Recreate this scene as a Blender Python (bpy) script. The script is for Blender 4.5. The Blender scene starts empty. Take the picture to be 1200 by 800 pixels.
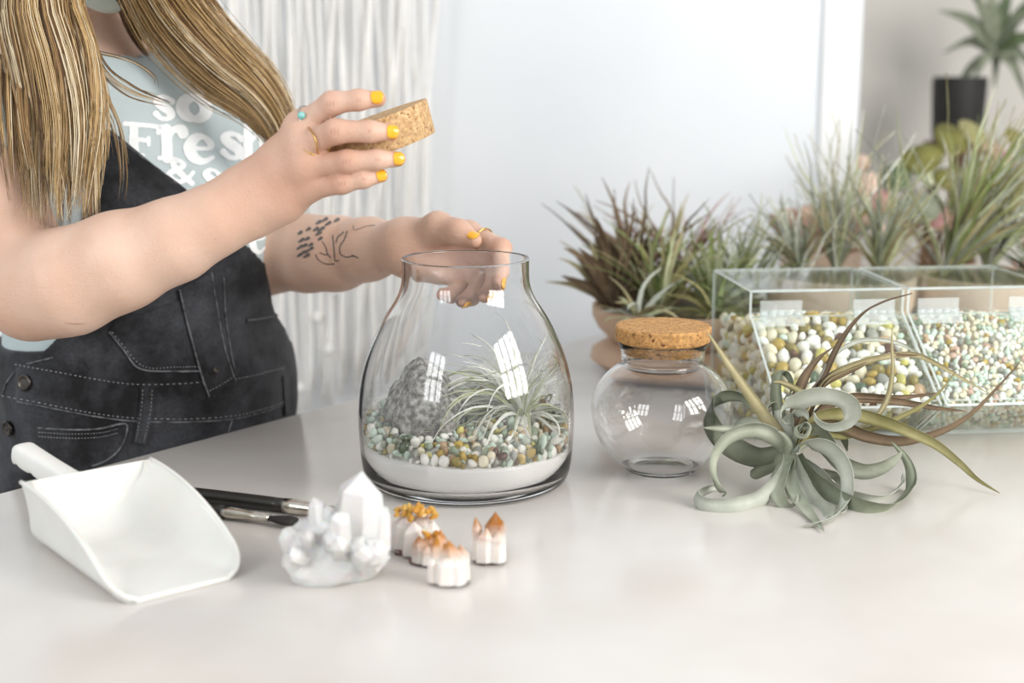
import bpy, bmesh, math, random
import numpy as np
from mathutils import Vector, Matrix, noise as mnoise
from mathutils.bvhtree import BVHTree

SC = bpy.context.scene
COL = SC.collection
rnd = random.Random(11)

# ------------------------------------------------------------------ camera
TZ = 0.90                 # height of the table top
CAMZ = TZ + 0.46
PITCH = math.atan((400 - 75) / 1666.667)
F = 1666.667
cam_d = bpy.data.cameras.new('camera')
cam = bpy.data.objects.new('camera', cam_d); COL.objects.link(cam)
cam.location = (0, 0, CAMZ); cam.rotation_euler = (math.pi / 2 - PITCH, 0, 0)
cam_d.lens = 50; cam_d.sensor_width = 36
cam_d.dof.use_dof = True; cam_d.dof.focus_distance = 1.57; cam_d.dof.aperture_fstop = 2.8
cam_d.clip_start = 0.05
SC.camera = cam

# ------------------------------------------------------------------ world, lights, exposure
w = bpy.data.worlds.new('room_daylight'); SC.world = w; w.use_nodes = True
w.node_tree.nodes['Background'].inputs[0].default_value = (0.93, 0.965, 1.0, 1)
w.node_tree.nodes['Background'].inputs[1].default_value = 0.50

def area(name, loc, target, sx, sy, power, col=(1, 1, 1)):
    d = bpy.data.lights.new(name, 'AREA'); d.shape = 'RECTANGLE'; d.size = sx; d.size_y = sy
    d.energy = power; d.color = col
    o = bpy.data.objects.new(name, d); COL.objects.link(o)
    o.location = loc
    o.rotation_euler = (Vector(target) - Vector(loc)).to_track_quat('-Z', 'Y').to_euler()
    return o
def window_light(name, centre, target, pw, ph, nx, ny, gap, power, col):
    """daylight through a paned window: one area light for each pane"""
    c = Vector(centre); q = (Vector(target) - c).to_track_quat('-Z', 'Y')
    for i in range(nx):
        for j in range(ny):
            off = Vector(((i - (nx - 1) / 2) * (pw + gap), (j - (ny - 1) / 2) * (ph + gap), 0))
            p = c + q @ off
            a = area(name, p, p + q @ Vector((0, 0, -1)), pw, ph, power / (nx * ny), col)
window_light('window_daylight_right', (2.3, 0.1, 2.15), (0.1, 1.5, 1.0), 0.30, 0.8, 4, 2, 0.09, 50, (1.0, 0.98, 0.95))
window_light('window_daylight_left', (-1.9, -1.1, 2.2), (0.0, 1.7, 1.0), 0.30, 0.8, 3, 2, 0.09, 21, (0.97, 0.985, 1.0))

SC.view_settings.view_transform = 'Standard'; SC.view_settings.look = 'None'
SC.view_settings.gamma = 1.0; SC.view_settings.use_curve_mapping = False
SC.view_settings.exposure = 0.84
SC.cycles.max_bounces = 20; SC.cycles.diffuse_bounces = 6; SC.cycles.transmission_bounces = 16; SC.cycles.transparent_max_bounces = 32

# ------------------------------------------------------------------ helpers
_fw = Vector((0, math.cos(PITCH), -math.sin(PITCH))); _up = Vector((0, math.sin(PITCH), math.cos(PITCH)))
CAM = Vector((0, 0, CAMZ))
def ray(px, py):
    return _fw + Vector((1, 0, 0)) * ((px - 600) / F) - _up * ((py - 400) / F)
def P(px, py, d):                       # the point seen at a pixel, at world depth d
    r = ray(px, py); return CAM + r * (d / r.y)
def G(px, py, z=TZ):                    # the point seen at a pixel, at height z
    r = ray(px, py); return CAM + r * ((z - CAMZ) / r.z)

WORLD = {}
def _loc(parent):
    return WORLD.get(parent.name, Vector((0, 0, 0))) if parent else Vector((0, 0, 0))
def thing(name, loc, label, cat, group=None, kind=None):
    o = bpy.data.objects.new(name, None); COL.objects.link(o); o.location = loc
    o.empty_display_size = 0.02
    WORLD[o.name] = Vector(loc)
    tag(o, label, cat, group, kind); return o
def tag(o, label=None, cat=None, group=None, kind=None):
    if label: o['label'] = label
    if cat: o['category'] = cat
    if group: o['group'] = group
    if kind: o['kind'] = kind
    return o
def mk(name, verts, faces, mat, parent=None, smooth=True, origin=None, mats=None, midx=None):
    """a mesh object from world-space vertices"""
    V = np.asarray([tuple(v) for v in verts], dtype=float) if not isinstance(verts, np.ndarray) else verts
    if parent is not None and origin is None: org = np.array(_loc(parent))
    elif origin is not None: org = np.array(origin)
    else:
        org = np.array([(V[:, 0].min() + V[:, 0].max()) / 2, (V[:, 1].min() + V[:, 1].max()) / 2, V[:, 2].min()])
    me = bpy.data.meshes.new(name)
    F_ = faces.tolist() if isinstance(faces, np.ndarray) else faces
    me.from_pydata((V - org).tolist(), [], F_)
    for m in (mats or [mat]): me.materials.append(m)
    if midx is not None: me.polygons.foreach_set('material_index', np.asarray(midx, dtype=np.int32))
    if smooth: me.polygons.foreach_set('use_smooth', np.ones(len(me.polygons), dtype=bool))
    me.update()
    o = bpy.data.objects.new(name, me); COL.objects.link(o)
    if parent is not None:
        o.parent = parent; o.location = Vector(org) - _loc(parent)
    else: o.location = org
    WORLD[o.name] = Vector(org)
    return o
def recalc(o):
    bm = bmesh.new(); bm.from_mesh(o.data); bmesh.ops.recalc_face_normals(bm, faces=bm.faces); bm.to_mesh(o.data); bm.free(); return o
def autosmooth(o, ang=35):
    bm = bmesh.new(); bm.from_mesh(o.data)
    for e in bm.edges:
        e.smooth = not (len(e.link_faces) == 2 and e.calc_face_angle(0) > math.radians(ang))
    for f in bm.faces: f.smooth = True
    bm.to_mesh(o.data); bm.free(); return o

class MB:
    """collects shapes for one mesh"""
    def __init__(s): s.v = []; s.f = []; s.mi = []
    def add(s, v, f, mi=0):
        n = len(s.v); s.v += [tuple(x) for x in v]; s.f += [[i + n for i in q] for q in f]; s.mi += [mi] * len(f)
    def box(s, c, size, rz=0.0, R=None, mi=0):
        hx, hy, hz = [x / 2 for x in size]; M = R or Matrix.Rotation(rz, 3, 'Z')
        v = [Vector(c) + M @ Vector((x, y, z)) for x in (-hx, hx) for y in (-hy, hy) for z in (-hz, hz)]
        s.add(v, [(0, 1, 3, 2), (4, 6, 7, 5), (0, 4, 5, 1), (2, 3, 7, 6), (0, 2, 6, 4), (1, 5, 7, 3)], mi)
    def tube(s, pts, radii, n=8, mi=0, flat=1.0, up=None):
        pts = [Vector(p) for p in pts]; m = len(pts)
        if not hasattr(radii, '__len__'): radii = [radii] * m
        ring0 = None; v = []; f = []
        ref = Vector(up) if up else Vector((0.13, 0.21, 0.97))
        prev = None
        for i, p in enumerate(pts):
            t = (pts[min(i + 1, m - 1)] - pts[max(i - 1, 0)])
            if t.length < 1e-9: t = Vector((0, 0, 1))
            t.normalize()
            a = (prev - t * prev.dot(t)) if prev is not None else (ref - t * ref.dot(t))
            if a.length < 1e-4: a = Vector((1, 0, 0)) - t * t.x
            a.normalize(); b = t.cross(a); prev = a
            for k in range(n):
                th = 2 * math.pi * k / n
                v.append(p + a * (math.cos(th) * radii[i] * flat) + b * (math.sin(th) * radii[i]))
        for i in range(m - 1):
            for k in range(n):
                f.append((i * n + k, i * n + (k + 1) % n, (i + 1) * n + (k + 1) % n, (i + 1) * n + k))
        f.append(tuple(range(n - 1, -1, -1))); f.append(tuple(range((m - 1) * n, m * n)))
        s.add(v, f, mi)
    def lathe(s, c, prof, n=64, mi=0, M=None, close=False):
        c = Vector(c); v = []; f = []; m = len(prof)
        M = M or Matrix.Identity(3)
        for r, z in prof:
            for k in range(n):
                th = 2 * math.pi * k / n
                v.append(c + M @ Vector((r * math.cos(th), r * math.sin(th), z)))
        mm = m if close else m - 1
        for i in range(mm):
            for k in range(n):
                j = (i + 1) % m
                f.append((i * n + k, i * n + (k + 1) % n, j * n + (k + 1) % n, j * n + k))
        if not close:
            if prof[0][0] > 1e-6: f.append(tuple(range(n - 1, -1, -1)))
            if prof[-1][0] > 1e-6: f.append(tuple(range((m - 1) * n, m * n)))
        s.add(v, f, mi)
    def build(s, name, mat, parent=None, smooth=True, origin=None, mats=None, auto=None):
        o = mk(name, s.v, s.f, mat, parent, smooth, origin, mats, s.mi if mats else None)
        if auto: autosmooth(o, auto)
        return o
def bevel(o, w, seg=2, ang=40):
    bm = bmesh.new(); bm.from_mesh(o.data)
    bmesh.ops.remove_doubles(bm, verts=bm.verts, dist=1e-6)
    es = [e for e in bm.edges if len(e.link_faces) == 2 and e.calc_face_angle(0) > math.radians(ang)]
    bmesh.ops.bevel(bm, geom=es, offset=w, segments=seg, profile=0.5, affect='EDGES', clamp_overlap=True)
    bm.to_mesh(o.data); bm.free(); return autosmooth(o, 40)
def spline(pts, n):
    """Catmull-Rom through the points, n samples"""
    p = np.array([tuple(q) for q in pts], dtype=float)
    p = np.vstack([2 * p[0] - p[1], p, 2 * p[-1] - p[-2]])
    m = len(p) - 3; out = []
    for t in np.linspace(0, m, n):
        i = min(int(t), m - 1); u = t - i
        a, b, c, d = p[i:i + 4]
        out.append(0.5 * ((2 * b) + (c - a) * u + (2 * a - 5 * b + 4 * c - d) * u * u + (3 * b - a - 3 * c + d) * u ** 3))
    return np.array(out)

# ------------------------------------------------------------------ materials
def lin(c):
    if isinstance(c, str):
        c = c.lstrip('#'); c = [int(c[i:i + 2], 16) / 255 for i in (0, 2, 4)]
    return tuple((x / 12.92 if x <= 0.04045 else ((x + 0.055) / 1.055) ** 2.4) for x in c) + (1,)
def newmat(name):
    m = bpy.data.materials.new(name); m.use_nodes = True
    return m, m.node_tree.nodes, m.node_tree.links, m.node_tree.nodes['Principled BSDF']
def setin(b, **kw):
    for k, v in kw.items():
        k = {'rough': 'Roughness', 'metal': 'Metallic', 'spec': 'Specular IOR Level', 'trans': 'Transmission Weight', 'ior': 'IOR',
             'sss': 'Subsurface Weight', 'sssr': 'Subsurface Radius', 'ssss': 'Subsurface Scale', 'sheen': 'Sheen Weight', 'coat': 'Coat Weight', 'coatr': 'Coat Roughness'}[k]
        b.inputs[k].default_value = v
def noisy(name, c1, c2=None, scale=30, rough=0.6, bump=0.0, bscale=None, detail=4, stretch=None, lo=0.35, hi=0.65, c3=None, obj_random=0.0, **kw):
    """two- or three-tone procedural noise material"""
    m, N, L, b = newmat(name); setin(b, rough=rough, **kw)
    c2 = c2 or c1
    tc = N.new('ShaderNodeTexCoord'); mp = N.new('ShaderNodeMapping')
    L.new(tc.outputs['Object'], mp.inputs[0])
    if stretch: mp.inputs['Scale'].default_value = stretch
    n = N.new('ShaderNodeTexNoise'); n.inputs['Scale'].default_value = scale; n.inputs['Detail'].default_value = detail
    L.new(mp.outputs[0], n.inputs['Vector'])
    r = N.new('ShaderNodeValToRGB'); e = r.color_ramp.elements
    e[0].position = lo; e[0].color = lin(c1); e[1].position = hi; e[1].color = lin(c2)
    if c3: x = e.new((lo + hi) / 2); x.color = lin(c3)
    L.new(n.outputs[0], r.inputs[0])
    out = r.outputs[0]
    if obj_random:
        oi = N.new('ShaderNodeObjectInfo'); hs = N.new('ShaderNodeHueSaturation'); mr = N.new('ShaderNodeMapRange')
        mr.inputs[3].default_value = 1 - obj_random; mr.inputs[4].default_value = 1 + obj_random
        L.new(oi.outputs['Random'], mr.inputs[0]); L.new(mr.outputs[0], hs.inputs['Value']); L.new(out, hs.inputs['Color']); out = hs.outputs[0]
    L.new(out, b.inputs['Base Color'])
    if bump:
        n2 = N.new('ShaderNodeTexNoise'); n2.inputs['Scale'].default_value = bscale or scale; n2.inputs['Detail'].default_value = 6
        L.new(mp.outputs[0], n2.inputs['Vector'])
        bp = N.new('ShaderNodeBump'); bp.inputs['Strength'].default_value = bump; bp.inputs['Distance'].default_value = 0.002
        L.new(n2.outputs[0], bp.inputs['Height']); L.new(bp.outputs[0], b.inputs['Normal'])
    return m
def glassmat(name, ior=1.45, col=(1, 1, 1), rough=0.0):
    m, N, L, b = newmat(name); setin(b, trans=1.0, ior=ior, rough=rough); b.inputs['Base Color'].default_value = col + (1,)
    return m
def acrylic(name, tint=(0.97, 0.985, 0.98), gl=1.0):
    """thin clear sheet: lets light straight through, mirrors a little by the angle"""
    m = bpy.data.materials.new(name); m.use_nodes = True; N = m.node_tree.nodes; L = m.node_tree.links; N.clear()
    t = N.new('ShaderNodeBsdfTransparent'); t.inputs[0].default_value = tint + (1,)
    g = N.new('ShaderNodeBsdfGlossy'); g.inputs['Roughness'].default_value = 0.03
    lw = N.new('ShaderNodeLayerWeight'); lw.inputs[0].default_value = 0.5; pw = N.new('ShaderNodeMath'); pw.operation = 'POWER'; pw.inputs[1].default_value = 4.0; L.new(lw.outputs['Facing'], pw.inputs[0])
    fr = N.new('ShaderNodeMath'); fr.operation = 'MULTIPLY_ADD'; fr.inputs[1].default_value = 0.55 * gl; fr.inputs[2].default_value = 0.035 * gl; L.new(pw.outputs[0], fr.inputs[0])
    mx = N.new('ShaderNodeMixShader'); o = N.new('ShaderNodeOutputMaterial')
    L.new(fr.outputs[0], mx.inputs[0]); L.new(t.outputs[0], mx.inputs[1]); L.new(g.outputs[0], mx.inputs[2]); L.new(mx.outputs[0], o.inputs[0])
    return m
M = {}
M['table'] = noisy('white_quartz', '#d2cdc7', '#c9c3bc', scale=5, rough=0.19, detail=3, spec=0.42)
M['wall'] = noisy('wall_paint_white', '#e8eaec', '#e2e5e8', scale=2.0, rough=0.85, bump=0.03, bscale=120)
M['wall_far'] = noisy('wall_paint_beige', '#d8d3ca', '#cfcac2', scale=2.0, rough=0.85)
M['trim'] = noisy('trim_paint', '#f1f1f0', '#e8e8e6', scale=6, rough=0.5)
M['floor'] = noisy('floor_concrete', '#8d867d', '#a39c92', scale=4, rough=0.5)
M['ceiling'] = noisy('ceiling_paint', '#f2f2f0', rough=0.9)
M['glass'] = glassmat('clear_glass', 1.47, (1.0, 1.0, 1.0))
M['thin_glass'] = glassmat('thin_clear_glass', 1.44, (1.0, 1.0, 1.0))
M['acrylic'] = acrylic('clear_acrylic')
M['acrylic_edge'] = noisy('acrylic_sawn_edge', '#e9f1ee', '#dfe8e6', scale=50, rough=0.25, trans=0.45, ior=1.3)
M['cork'] = None
def corkmat(name, a='#c79a62', b_='#a87743', dark='#6f4524', vs=330):
    m, N, L, b = newmat(name); setin(b, rough=0.85)
    tc = N.new('ShaderNodeTexCoord')
    n = N.new('ShaderNodeTexNoise'); n.inputs['Scale'].default_value = 160; n.inputs['Detail'].default_value = 5
    v = N.new('ShaderNodeTexVoronoi'); v.inputs['Scale'].default_value = vs
    n3 = N.new('ShaderNodeTexNoise'); n3.inputs['Scale'].default_value = 190; n3.inputs['Detail'].default_value = 2
    for x in (n, v, n3): L.new(tc.outputs['Object'], x.inputs['Vector'])
    r = N.new('ShaderNodeValToRGB'); r.color_ramp.elements[0].position = .3; r.color_ramp.elements[1].position = .7
    r.color_ramp.elements[0].color = lin(b_); r.color_ramp.elements[1].color = lin(a); L.new(n.outputs[0], r.inputs[0])
    bw = N.new('ShaderNodeRGBToBW'); L.new(v.outputs['Color'], bw.inputs[0])
    mx0 = N.new('ShaderNodeMix'); mx0.data_type = 'RGBA'; mx0.blend_type = 'OVERLAY'; mx0.inputs[0].default_value = 0.35
    L.new(r.outputs[0], mx0.inputs['A']); L.new(bw.outputs[0], mx0.inputs['B'])
    r2 = N.new('ShaderNodeValToRGB'); r2.color_ramp.elements[0].position = .62; r2.color_ramp.elements[1].position = .68
    r2.color_ramp.elements[0].color = (0, 0, 0, 1); r2.color_ramp.elements[1].color = (1, 1, 1, 1); L.new(n3.outputs[0], r2.inputs[0])
    mx = N.new('ShaderNodeMix'); mx.data_type = 'RGBA'; L.new(r2.outputs[0], mx.inputs[0]); L.new(mx0.outputs['Result'], mx.inputs['A']); mx.inputs['B'].default_value = lin(dark)
    L.new(mx.outputs['Result'], b.inputs['Base Color'])
    bp = N.new('ShaderNodeBump'); bp.inputs['Strength'].default_value = 0.5; bp.inputs['Distance'].default_value = 0.001; bp.invert = True
    L.new(n3.outputs[0], bp.inputs['Height']); L.new(bp.outputs[0], b.inputs['Normal'])
    return m
M['cork'] = corkmat('pressed_cork', '#c0935a', '#a67845', '#6c4022')
M['cork_pale'] = corkmat('pale_pressed_cork', '#c9a87c', '#b68f62', '#835c35', 420)
M['plastic'] = noisy('white_plastic', '#dfded9', '#d9d8d2', scale=20, rough=0.42, sss=0.15, ssss=0.004)
M['brush_black'] = noisy('black_lacquer', '#16130f', '#1d1a17', scale=40, rough=0.32)
M['bristle'] = noisy('black_bristle', '#120f0d', '#241f1b', scale=300, rough=0.7, stretch=(1, 1, 8))
M['ferrule'] = noisy('brushed_metal', '#cfcac0', '#b8b2a6', scale=60, rough=0.22, metal=1.0)
M['gold'] = noisy('gold_wire', '#d9b36a', '#c79c52', scale=80, rough=0.25, metal=1.0)
M['silver'] = noisy('silver_wire', '#dcd9d4', '#c9c5bd', scale=80, rough=0.25, metal=1.0)
M['stone_turq'] = noisy('turquoise_stone', '#8fc4bd', '#6fb0ac', scale=200, rough=0.2)
# ------------------------------------------------------------------ the room
def struct(o, label=None, cat=None):
    o['kind'] = 'structure'
    if label: o['label'] = label
    if cat: o['category'] = cat
    return o
b = MB(); b.box((0, 1.0, -0.05), (8, 8, 0.1)); struct(b.build('floor', M['floor'], smooth=False), 'grey concrete floor below the white table', 'floor')
XE = P(1003, 200, 3.0).x           # where the white wall ends at the right
b = MB(); b.box(((XE - 4.0) / 2, 3.06, 1.4), (XE + 4.0, 0.12, 2.8)); struct(b.build('wall_back', M['wall'], smooth=False), 'smooth white wall behind the woman and the table', 'wall')
b = MB(); b.box((XE + 1.3, 3.86, 1.4), (4.2, 0.12, 2.8)); struct(b.build('wall_right', M['wall_far'], smooth=False), 'beige grey wall set back behind the black plant pot', 'wall')
tr = MB(); tr.box((XE - 0.045, 2.994, 1.4), (0.07, 0.012, 2.8)); t1 = struct(tr.build('trim_1', M['trim'], smooth=False), 'white vertical trim strip near the end of the wall', 'trim')
tr = MB(); tr.box((XE + 0.10, 3.785, 1.4), (0.07, 0.03, 2.8)); t2 = struct(tr.build('trim_2', M['trim'], smooth=False), 'pale vertical strip on the beige wall', 'trim')

# ------------------------------------------------------------------ the table
E0 = G(0, 577); E1 = G(700, 391)
ED = (E1 - E0); ED.z = 0; ED.normalize()           # along the far edge, away from the camera
EN = Vector((ED.y, -ED.x, 0))                       # from the edge onto the table
def edge_pt(s, n): return E0 + ED * s + EN * n
tb = thing('table', Vector((0.35, 1.6, 0)), 'long white stone-topped work table that carries everything', 'table')
# slab: long far edge, clear of the wall behind
smax = (2.90 - E0.y) / ED.y
poly = [edge_pt(-1.1, 0), edge_pt(smax, 0), Vector((1.9, 2.90, 0)), Vector((1.9, edge_pt(-1.1, 0).y - 0.35, 0))]
poly = [Vector((p.x, p.y, 0)) for p in poly]
def prism(poly, z0, z1):
    n = len(poly); v = [Vector((p.x, p.y, z0)) for p in poly] + [Vector((p.x, p.y, z1)) for p in poly]
    f = [list(range(n - 1, -1, -1)), list(range(n, 2 * n))] + [[i, (i + 1) % n, n + (i + 1) % n, n + i] for i in range(n)]
    return v, f
v, f = prism(poly, TZ - 0.035, TZ)
top = recalc(mk('table_top', v, f, M['table'], tb, smooth=False)); bevel(top, 0.004, 2)
for q in poly:
    c = Vector((0.7, 1.7, 0)); d = (c - q).normalized(); p = q + d * 0.16
    b = MB(); b.box((p.x, p.y, (TZ - 0.035) / 2), (0.07, 0.07, TZ - 0.035)); b.build('leg', M['trim'], tb, smooth=False)

# ------------------------------------------------------------------ large glass jar
JC = G(547, 561); JC = Vector((JC.x, JC.y, TZ))
S = (JC - CAM).length / F * 1.01          # metres per pixel at the jar
def zj(py, dy=0.0):                        # height of a pixel row on the jar's axis plane
    return P(547, py, JC.y + dy).z - TZ
R_out = [(0.102, 0.0015), (0.110, 0.003), (0.1145, 0.009), (0.1175, 0.022), (0.1195, 0.045), (0.1205, 0.07), (0.1195, 0.095), (0.116, 0.12), (0.109, 0.145), (0.0995, 0.168), (0.089, 0.188), (0.0785, 0.204), (0.0725, 0.217), (0.0702, 0.230), (0.0700, 0.250), (0.0708, zj(303))]
print('jar height', zj(303), 'scale', S, 'JC', JC)
prof = spline([(r, 0, z) for r, z in R_out], 60)[:, [0, 2]]
JTOP = prof[-1][1]
th = 0.0034
def jar_r(z):                              # inner radius at height z
    return float(np.interp(z, prof[:, 1], prof[:, 0])) - th
inner = [(0.0, 0.009), (0.06, 0.0091), (0.098, 0.0098), (0.1075, 0.013), (0.1125, 0.021)]
for r, z in prof:
    if z > 0.03: inner.append((r - th, z))
outp = [(0.0, 0.0025), (0.092, 0.0025), (0.097, 0.0)] + [tuple(x) for x in prof]
rim = [(prof[-1][0] - th * .25, JTOP + 0.0012), (prof[-1][0] - th * .75, JTOP + 0.0012)]
b = MB(); b.lathe(JC, outp + rim + inner[::-1], 96)
jar = b.build('glass_jar', M['glass']); recalc(jar)
tag(jar, 'large clear glass terrarium jar with wide neck and flared body, holding sand and pebbles', 'jar')

# sand layer
def sand_h(x, y):
    return 0.046 + 0.001 * (y) / 0.1 + 0.002 * mnoise.noise(Vector((x * 30, y * 30, 3))) - 0.003 * x / 0.1
b = MB(); n = 96; vs = []; fs = []
rings = [(r, None) for r in np.linspace(0, 1, 24)]
for i, (q, _) in enumerate(rings):
    for k in range(n):
        thh = 2 * math.pi * k / n
        rr = q * (jar_r(0.046) - 0.0012); x, y = rr * math.cos(thh), rr * math.sin(thh)
        z = sand_h(x, y) + (0.0008 * mnoise.noise(Vector((x * 400, y * 400, 0))))
        if i == len(rings) - 1: rr = jar_r(z) - 0.0012; x, y = rr * math.cos(thh), rr * math.sin(thh)
        vs.append(JC + Vector((x, y, z)))
wallz = [0.040, 0.032, 0.026, 0.021, 0.016, 0.0125]
for z in wallz:
    r0 = float(np.interp(z, [p[1] for p in inner[2:]], [p[0] for p in inner[2:]])) - 0.0012
    for k in range(n):
        thh = 2 * math.pi * k / n; vs.append(JC + Vector((r0 * math.cos(thh), r0 * math.sin(thh), z)))
R_ = len(rings) + len(wallz)
for i in range(R_ - 1):
    for k in range(n): fs.append((i * n + k, (i + 1) * n + k, (i + 1) * n + (k + 1) % n, i * n + (k + 1) % n))
fs.append(tuple((R_ - 1) * n + k for k in range(n - 1, -1, -1)))
M['sand'] = noisy('white_sand', '#fffefb', '#fbf8f3', scale=900, rough=0.9, bump=0.6, bscale=1400, lo=0.3, hi=0.5, detail=2)
sand = recalc(mk('white_sand', vs, fs, M['sand'])); tag(sand, 'fine white sand layer at the bottom of the large jar', 'sand', kind='stuff')

# ------------------------------------------------------------------ pebbles
PEB = {}
for nm, c1, c2 in [('white', '#f8f6ef', '#eeebe0'), ('cream', '#efe7cf', '#e3d8b8'), ('mint', '#d9e6d8', '#c6d8c6'), ('green', '#a2ae94', '#8a9a80'), ('olive', '#a3934e', '#82733a'),
                   ('ochre', '#c5a955', '#a98c3f'), ('tan', '#c9ab88', '#b08f6c'), ('grey', '#a7a79c', '#8d8d84'), ('brown', '#6d4a33', '#553825'), ('yellow', '#d8cf7c', '#c6bb62'),
                   ('pink', '#dcbfae', '#cfa994'), ('darkgreen', '#5b6a53', '#49573f')]:
    PEB[nm] = noisy('pebble_' + nm, c1, c2, scale=120, rough=0.3, obj_random=0.12, sss=0.0)
def ico(sub):
    bm = bmesh.new(); bmesh.ops.create_icosphere(bm, subdivisions=sub, radius=1.0)
    v = np.array([x.co[:] for x in bm.verts]); f = [[x.index for x in q.verts] for q in bm.faces]; bm.free(); return v, f
ICO1, ICO2 = ico(1), ico(2)
CW = {'white': 'white', 'cream': 'cream', 'mint': 'pale green', 'green': 'soft green', 'olive': 'olive', 'ochre': 'ochre', 'tan': 'tan', 'grey': 'grey', 'brown': 'dark brown', 'yellow': 'yellow', 'pink': 'pinkish', 'darkgreen': 'dark green'}
def peb_shape(seed, base=ICO2):
    v = base[0].copy(); o = Vector((seed * 3.7, seed * 1.3, 0))
    for i in range(len(v)):
        v[i] *= 1 + 0.28 * mnoise.noise(Vector(v[i]) * 0.9 + o)
    v *= np.array([1.0, 0.82, 0.66]); return v
SHAPES = [peb_shape(i) for i in range(8)]
_pm = {}
def peb_mesh(si, mname):
    if (si, mname) not in _pm:
        me = bpy.data.meshes.new('pebble'); me.from_pydata(SHAPES[si].tolist(), [], ICO2[1]); me.materials.append(PEB[mname])
        me.polygons.foreach_set('use_smooth', np.ones(len(me.polygons), dtype=bool)); _pm[(si, mname)] = me
    return _pm[(si, mname)]
def rand_rot(r):
    from mathutils import Euler
    return Euler((r.uniform(0, 6.28), r.uniform(0, 6.28), r.uniform(0, 6.28)))
def pick(r, table):
    t = r.random() * sum(w for _, w in table)
    for nme, w_ in table:
        t -= w_
        if t <= 0: return nme
    return table[-1][0]
def pebbles(spots, n_single, palette, label, group, stuff_name, stuff_label, r, key):
    """spots: (point, radius); the n_single largest in view become pebbles of their own, the rest one heap"""
    order = sorted(range(len(spots)), key=lambda i: -key(spots[i]))
    single = set(order[:n_single])
    heap = MB(); names = list(PEB)
    for i, (p, rad) in enumerate(spots):
        c = pick(r, palette); si = r.randrange(8); e = rand_rot(r)
        if i in single:
            o = bpy.data.objects.new('pebble', peb_mesh(si, c)); COL.objects.link(o)
            o.location = p; o.rotation_euler = e; o.scale = (rad, rad, rad); tag(o, CW[c] + ' ' + label, 'pebble', group)
        else:
            v = (SHAPES[si] * rad) @ np.array(e.to_matrix()).T + np.array(p)
            heap.add(v, ICO2[1], names.index(c))
    if heap.v:
        h = heap.build(stuff_name, None, mats=[PEB[k] for k in names]); tag(h, stuff_label, 'pebbles', kind='stuff')
def dart(cands, k=0.74):
    """keep candidates that do not sit on one already kept (grid hash)"""
    cell = 0.017; grid = {}; out = []
    for p, rad in cands:
        key = (int(p[0] // cell), int(p[1] // cell), int(p[2] // cell)); ok = True
        for dx in (-1, 0, 1):
            for dy in (-1, 0, 1):
                for dz in (-1, 0, 1):
                    for q, rq in grid.get((key[0] + dx, key[1] + dy, key[2] + dz), ()):
                        if (p - q).length_squared < ((rad + rq) * k) ** 2: ok = False; break
                    if not ok: break
                if not ok: break
            if not ok: break
        if ok: grid.setdefault(key, []).append((p, rad)); out.append((p, rad))
    return out
rp = random.Random(5)
RC = P(499, 486, JC.y - 0.022); RC_r = (0.047, 0.046, 0.057)
def peb_top(x, y):                          # top of the gravel in the jar
    return 0.068 + 0.014 * (y / 0.1) + 0.006 * mnoise.noise(Vector((x * 25, y * 25, 9))) - 0.004 * x / 0.1
cands = []
for _ in range(9000):
    a = rp.uniform(0, 2 * math.pi); big = rp.random()
    rad = rp.uniform(0.0030, 0.0045) if big < 0.62 else rp.uniform(0.0045, 0.0070)
    if rp.random() < 0.55:
        q = jar_r(0.06) - rad - 0.0012; x, y = q * math.cos(a), q * math.sin(a)
        z0, z1 = sand_h(x, y) + rad * .75, peb_top(x, y)
        z = rp.uniform(z0, max(z0 + .001, z1))
    else:
        q = math.sqrt(rp.random()) * (jar_r(0.06) - rad - 0.001); x, y = q * math.cos(a), q * math.sin(a)
        z = max(peb_top(x, y) - rp.uniform(0, 0.004), sand_h(x, y) + rad * .75)
    pp_ = JC + Vector((x, y, z)); dq = pp_ - RC
    if (dq.x / (RC_r[0] * .72)) ** 2 + (dq.y / (RC_r[1] * .72)) ** 2 + (dq.z / (RC_r[2] * .72)) ** 2 < 1: continue
    cands.append((pp_, rad))
cands.sort(key=lambda c: -c[1] - rp.random() * .002)
jar_pal = [('white', 5), ('mint', 5), ('cream', 2.5), ('green', 3), ('olive', .8), ('ochre', 1.0), ('tan', 1.2), ('grey', 1.2), ('brown', .6), ('yellow', .7), ('darkgreen', .6)]
jspots = dart(cands)
pebbles(jspots, 150, jar_pal, 'small polished pebble in the gravel inside the large glass jar', 'pebbles in the large jar', 'pebble_gravel',
        'mixed green and white gravel further back in the large jar', rp, lambda s: s[1] * (1.0 if s[0].y < JC.y + 0.02 else 0.4))
print('jar pebbles', len(jspots))

# ------------------------------------------------------------------ rock in the jar
def fbm(p, o=4):
    s = 0; a = 1
    for i in range(o): s += a * mnoise.noise(p * (2 ** i)); a *= 0.5
    return s
bm = bmesh.new(); bmesh.ops.create_icosphere(bm, subdivisions=5, radius=1.0)
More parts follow.
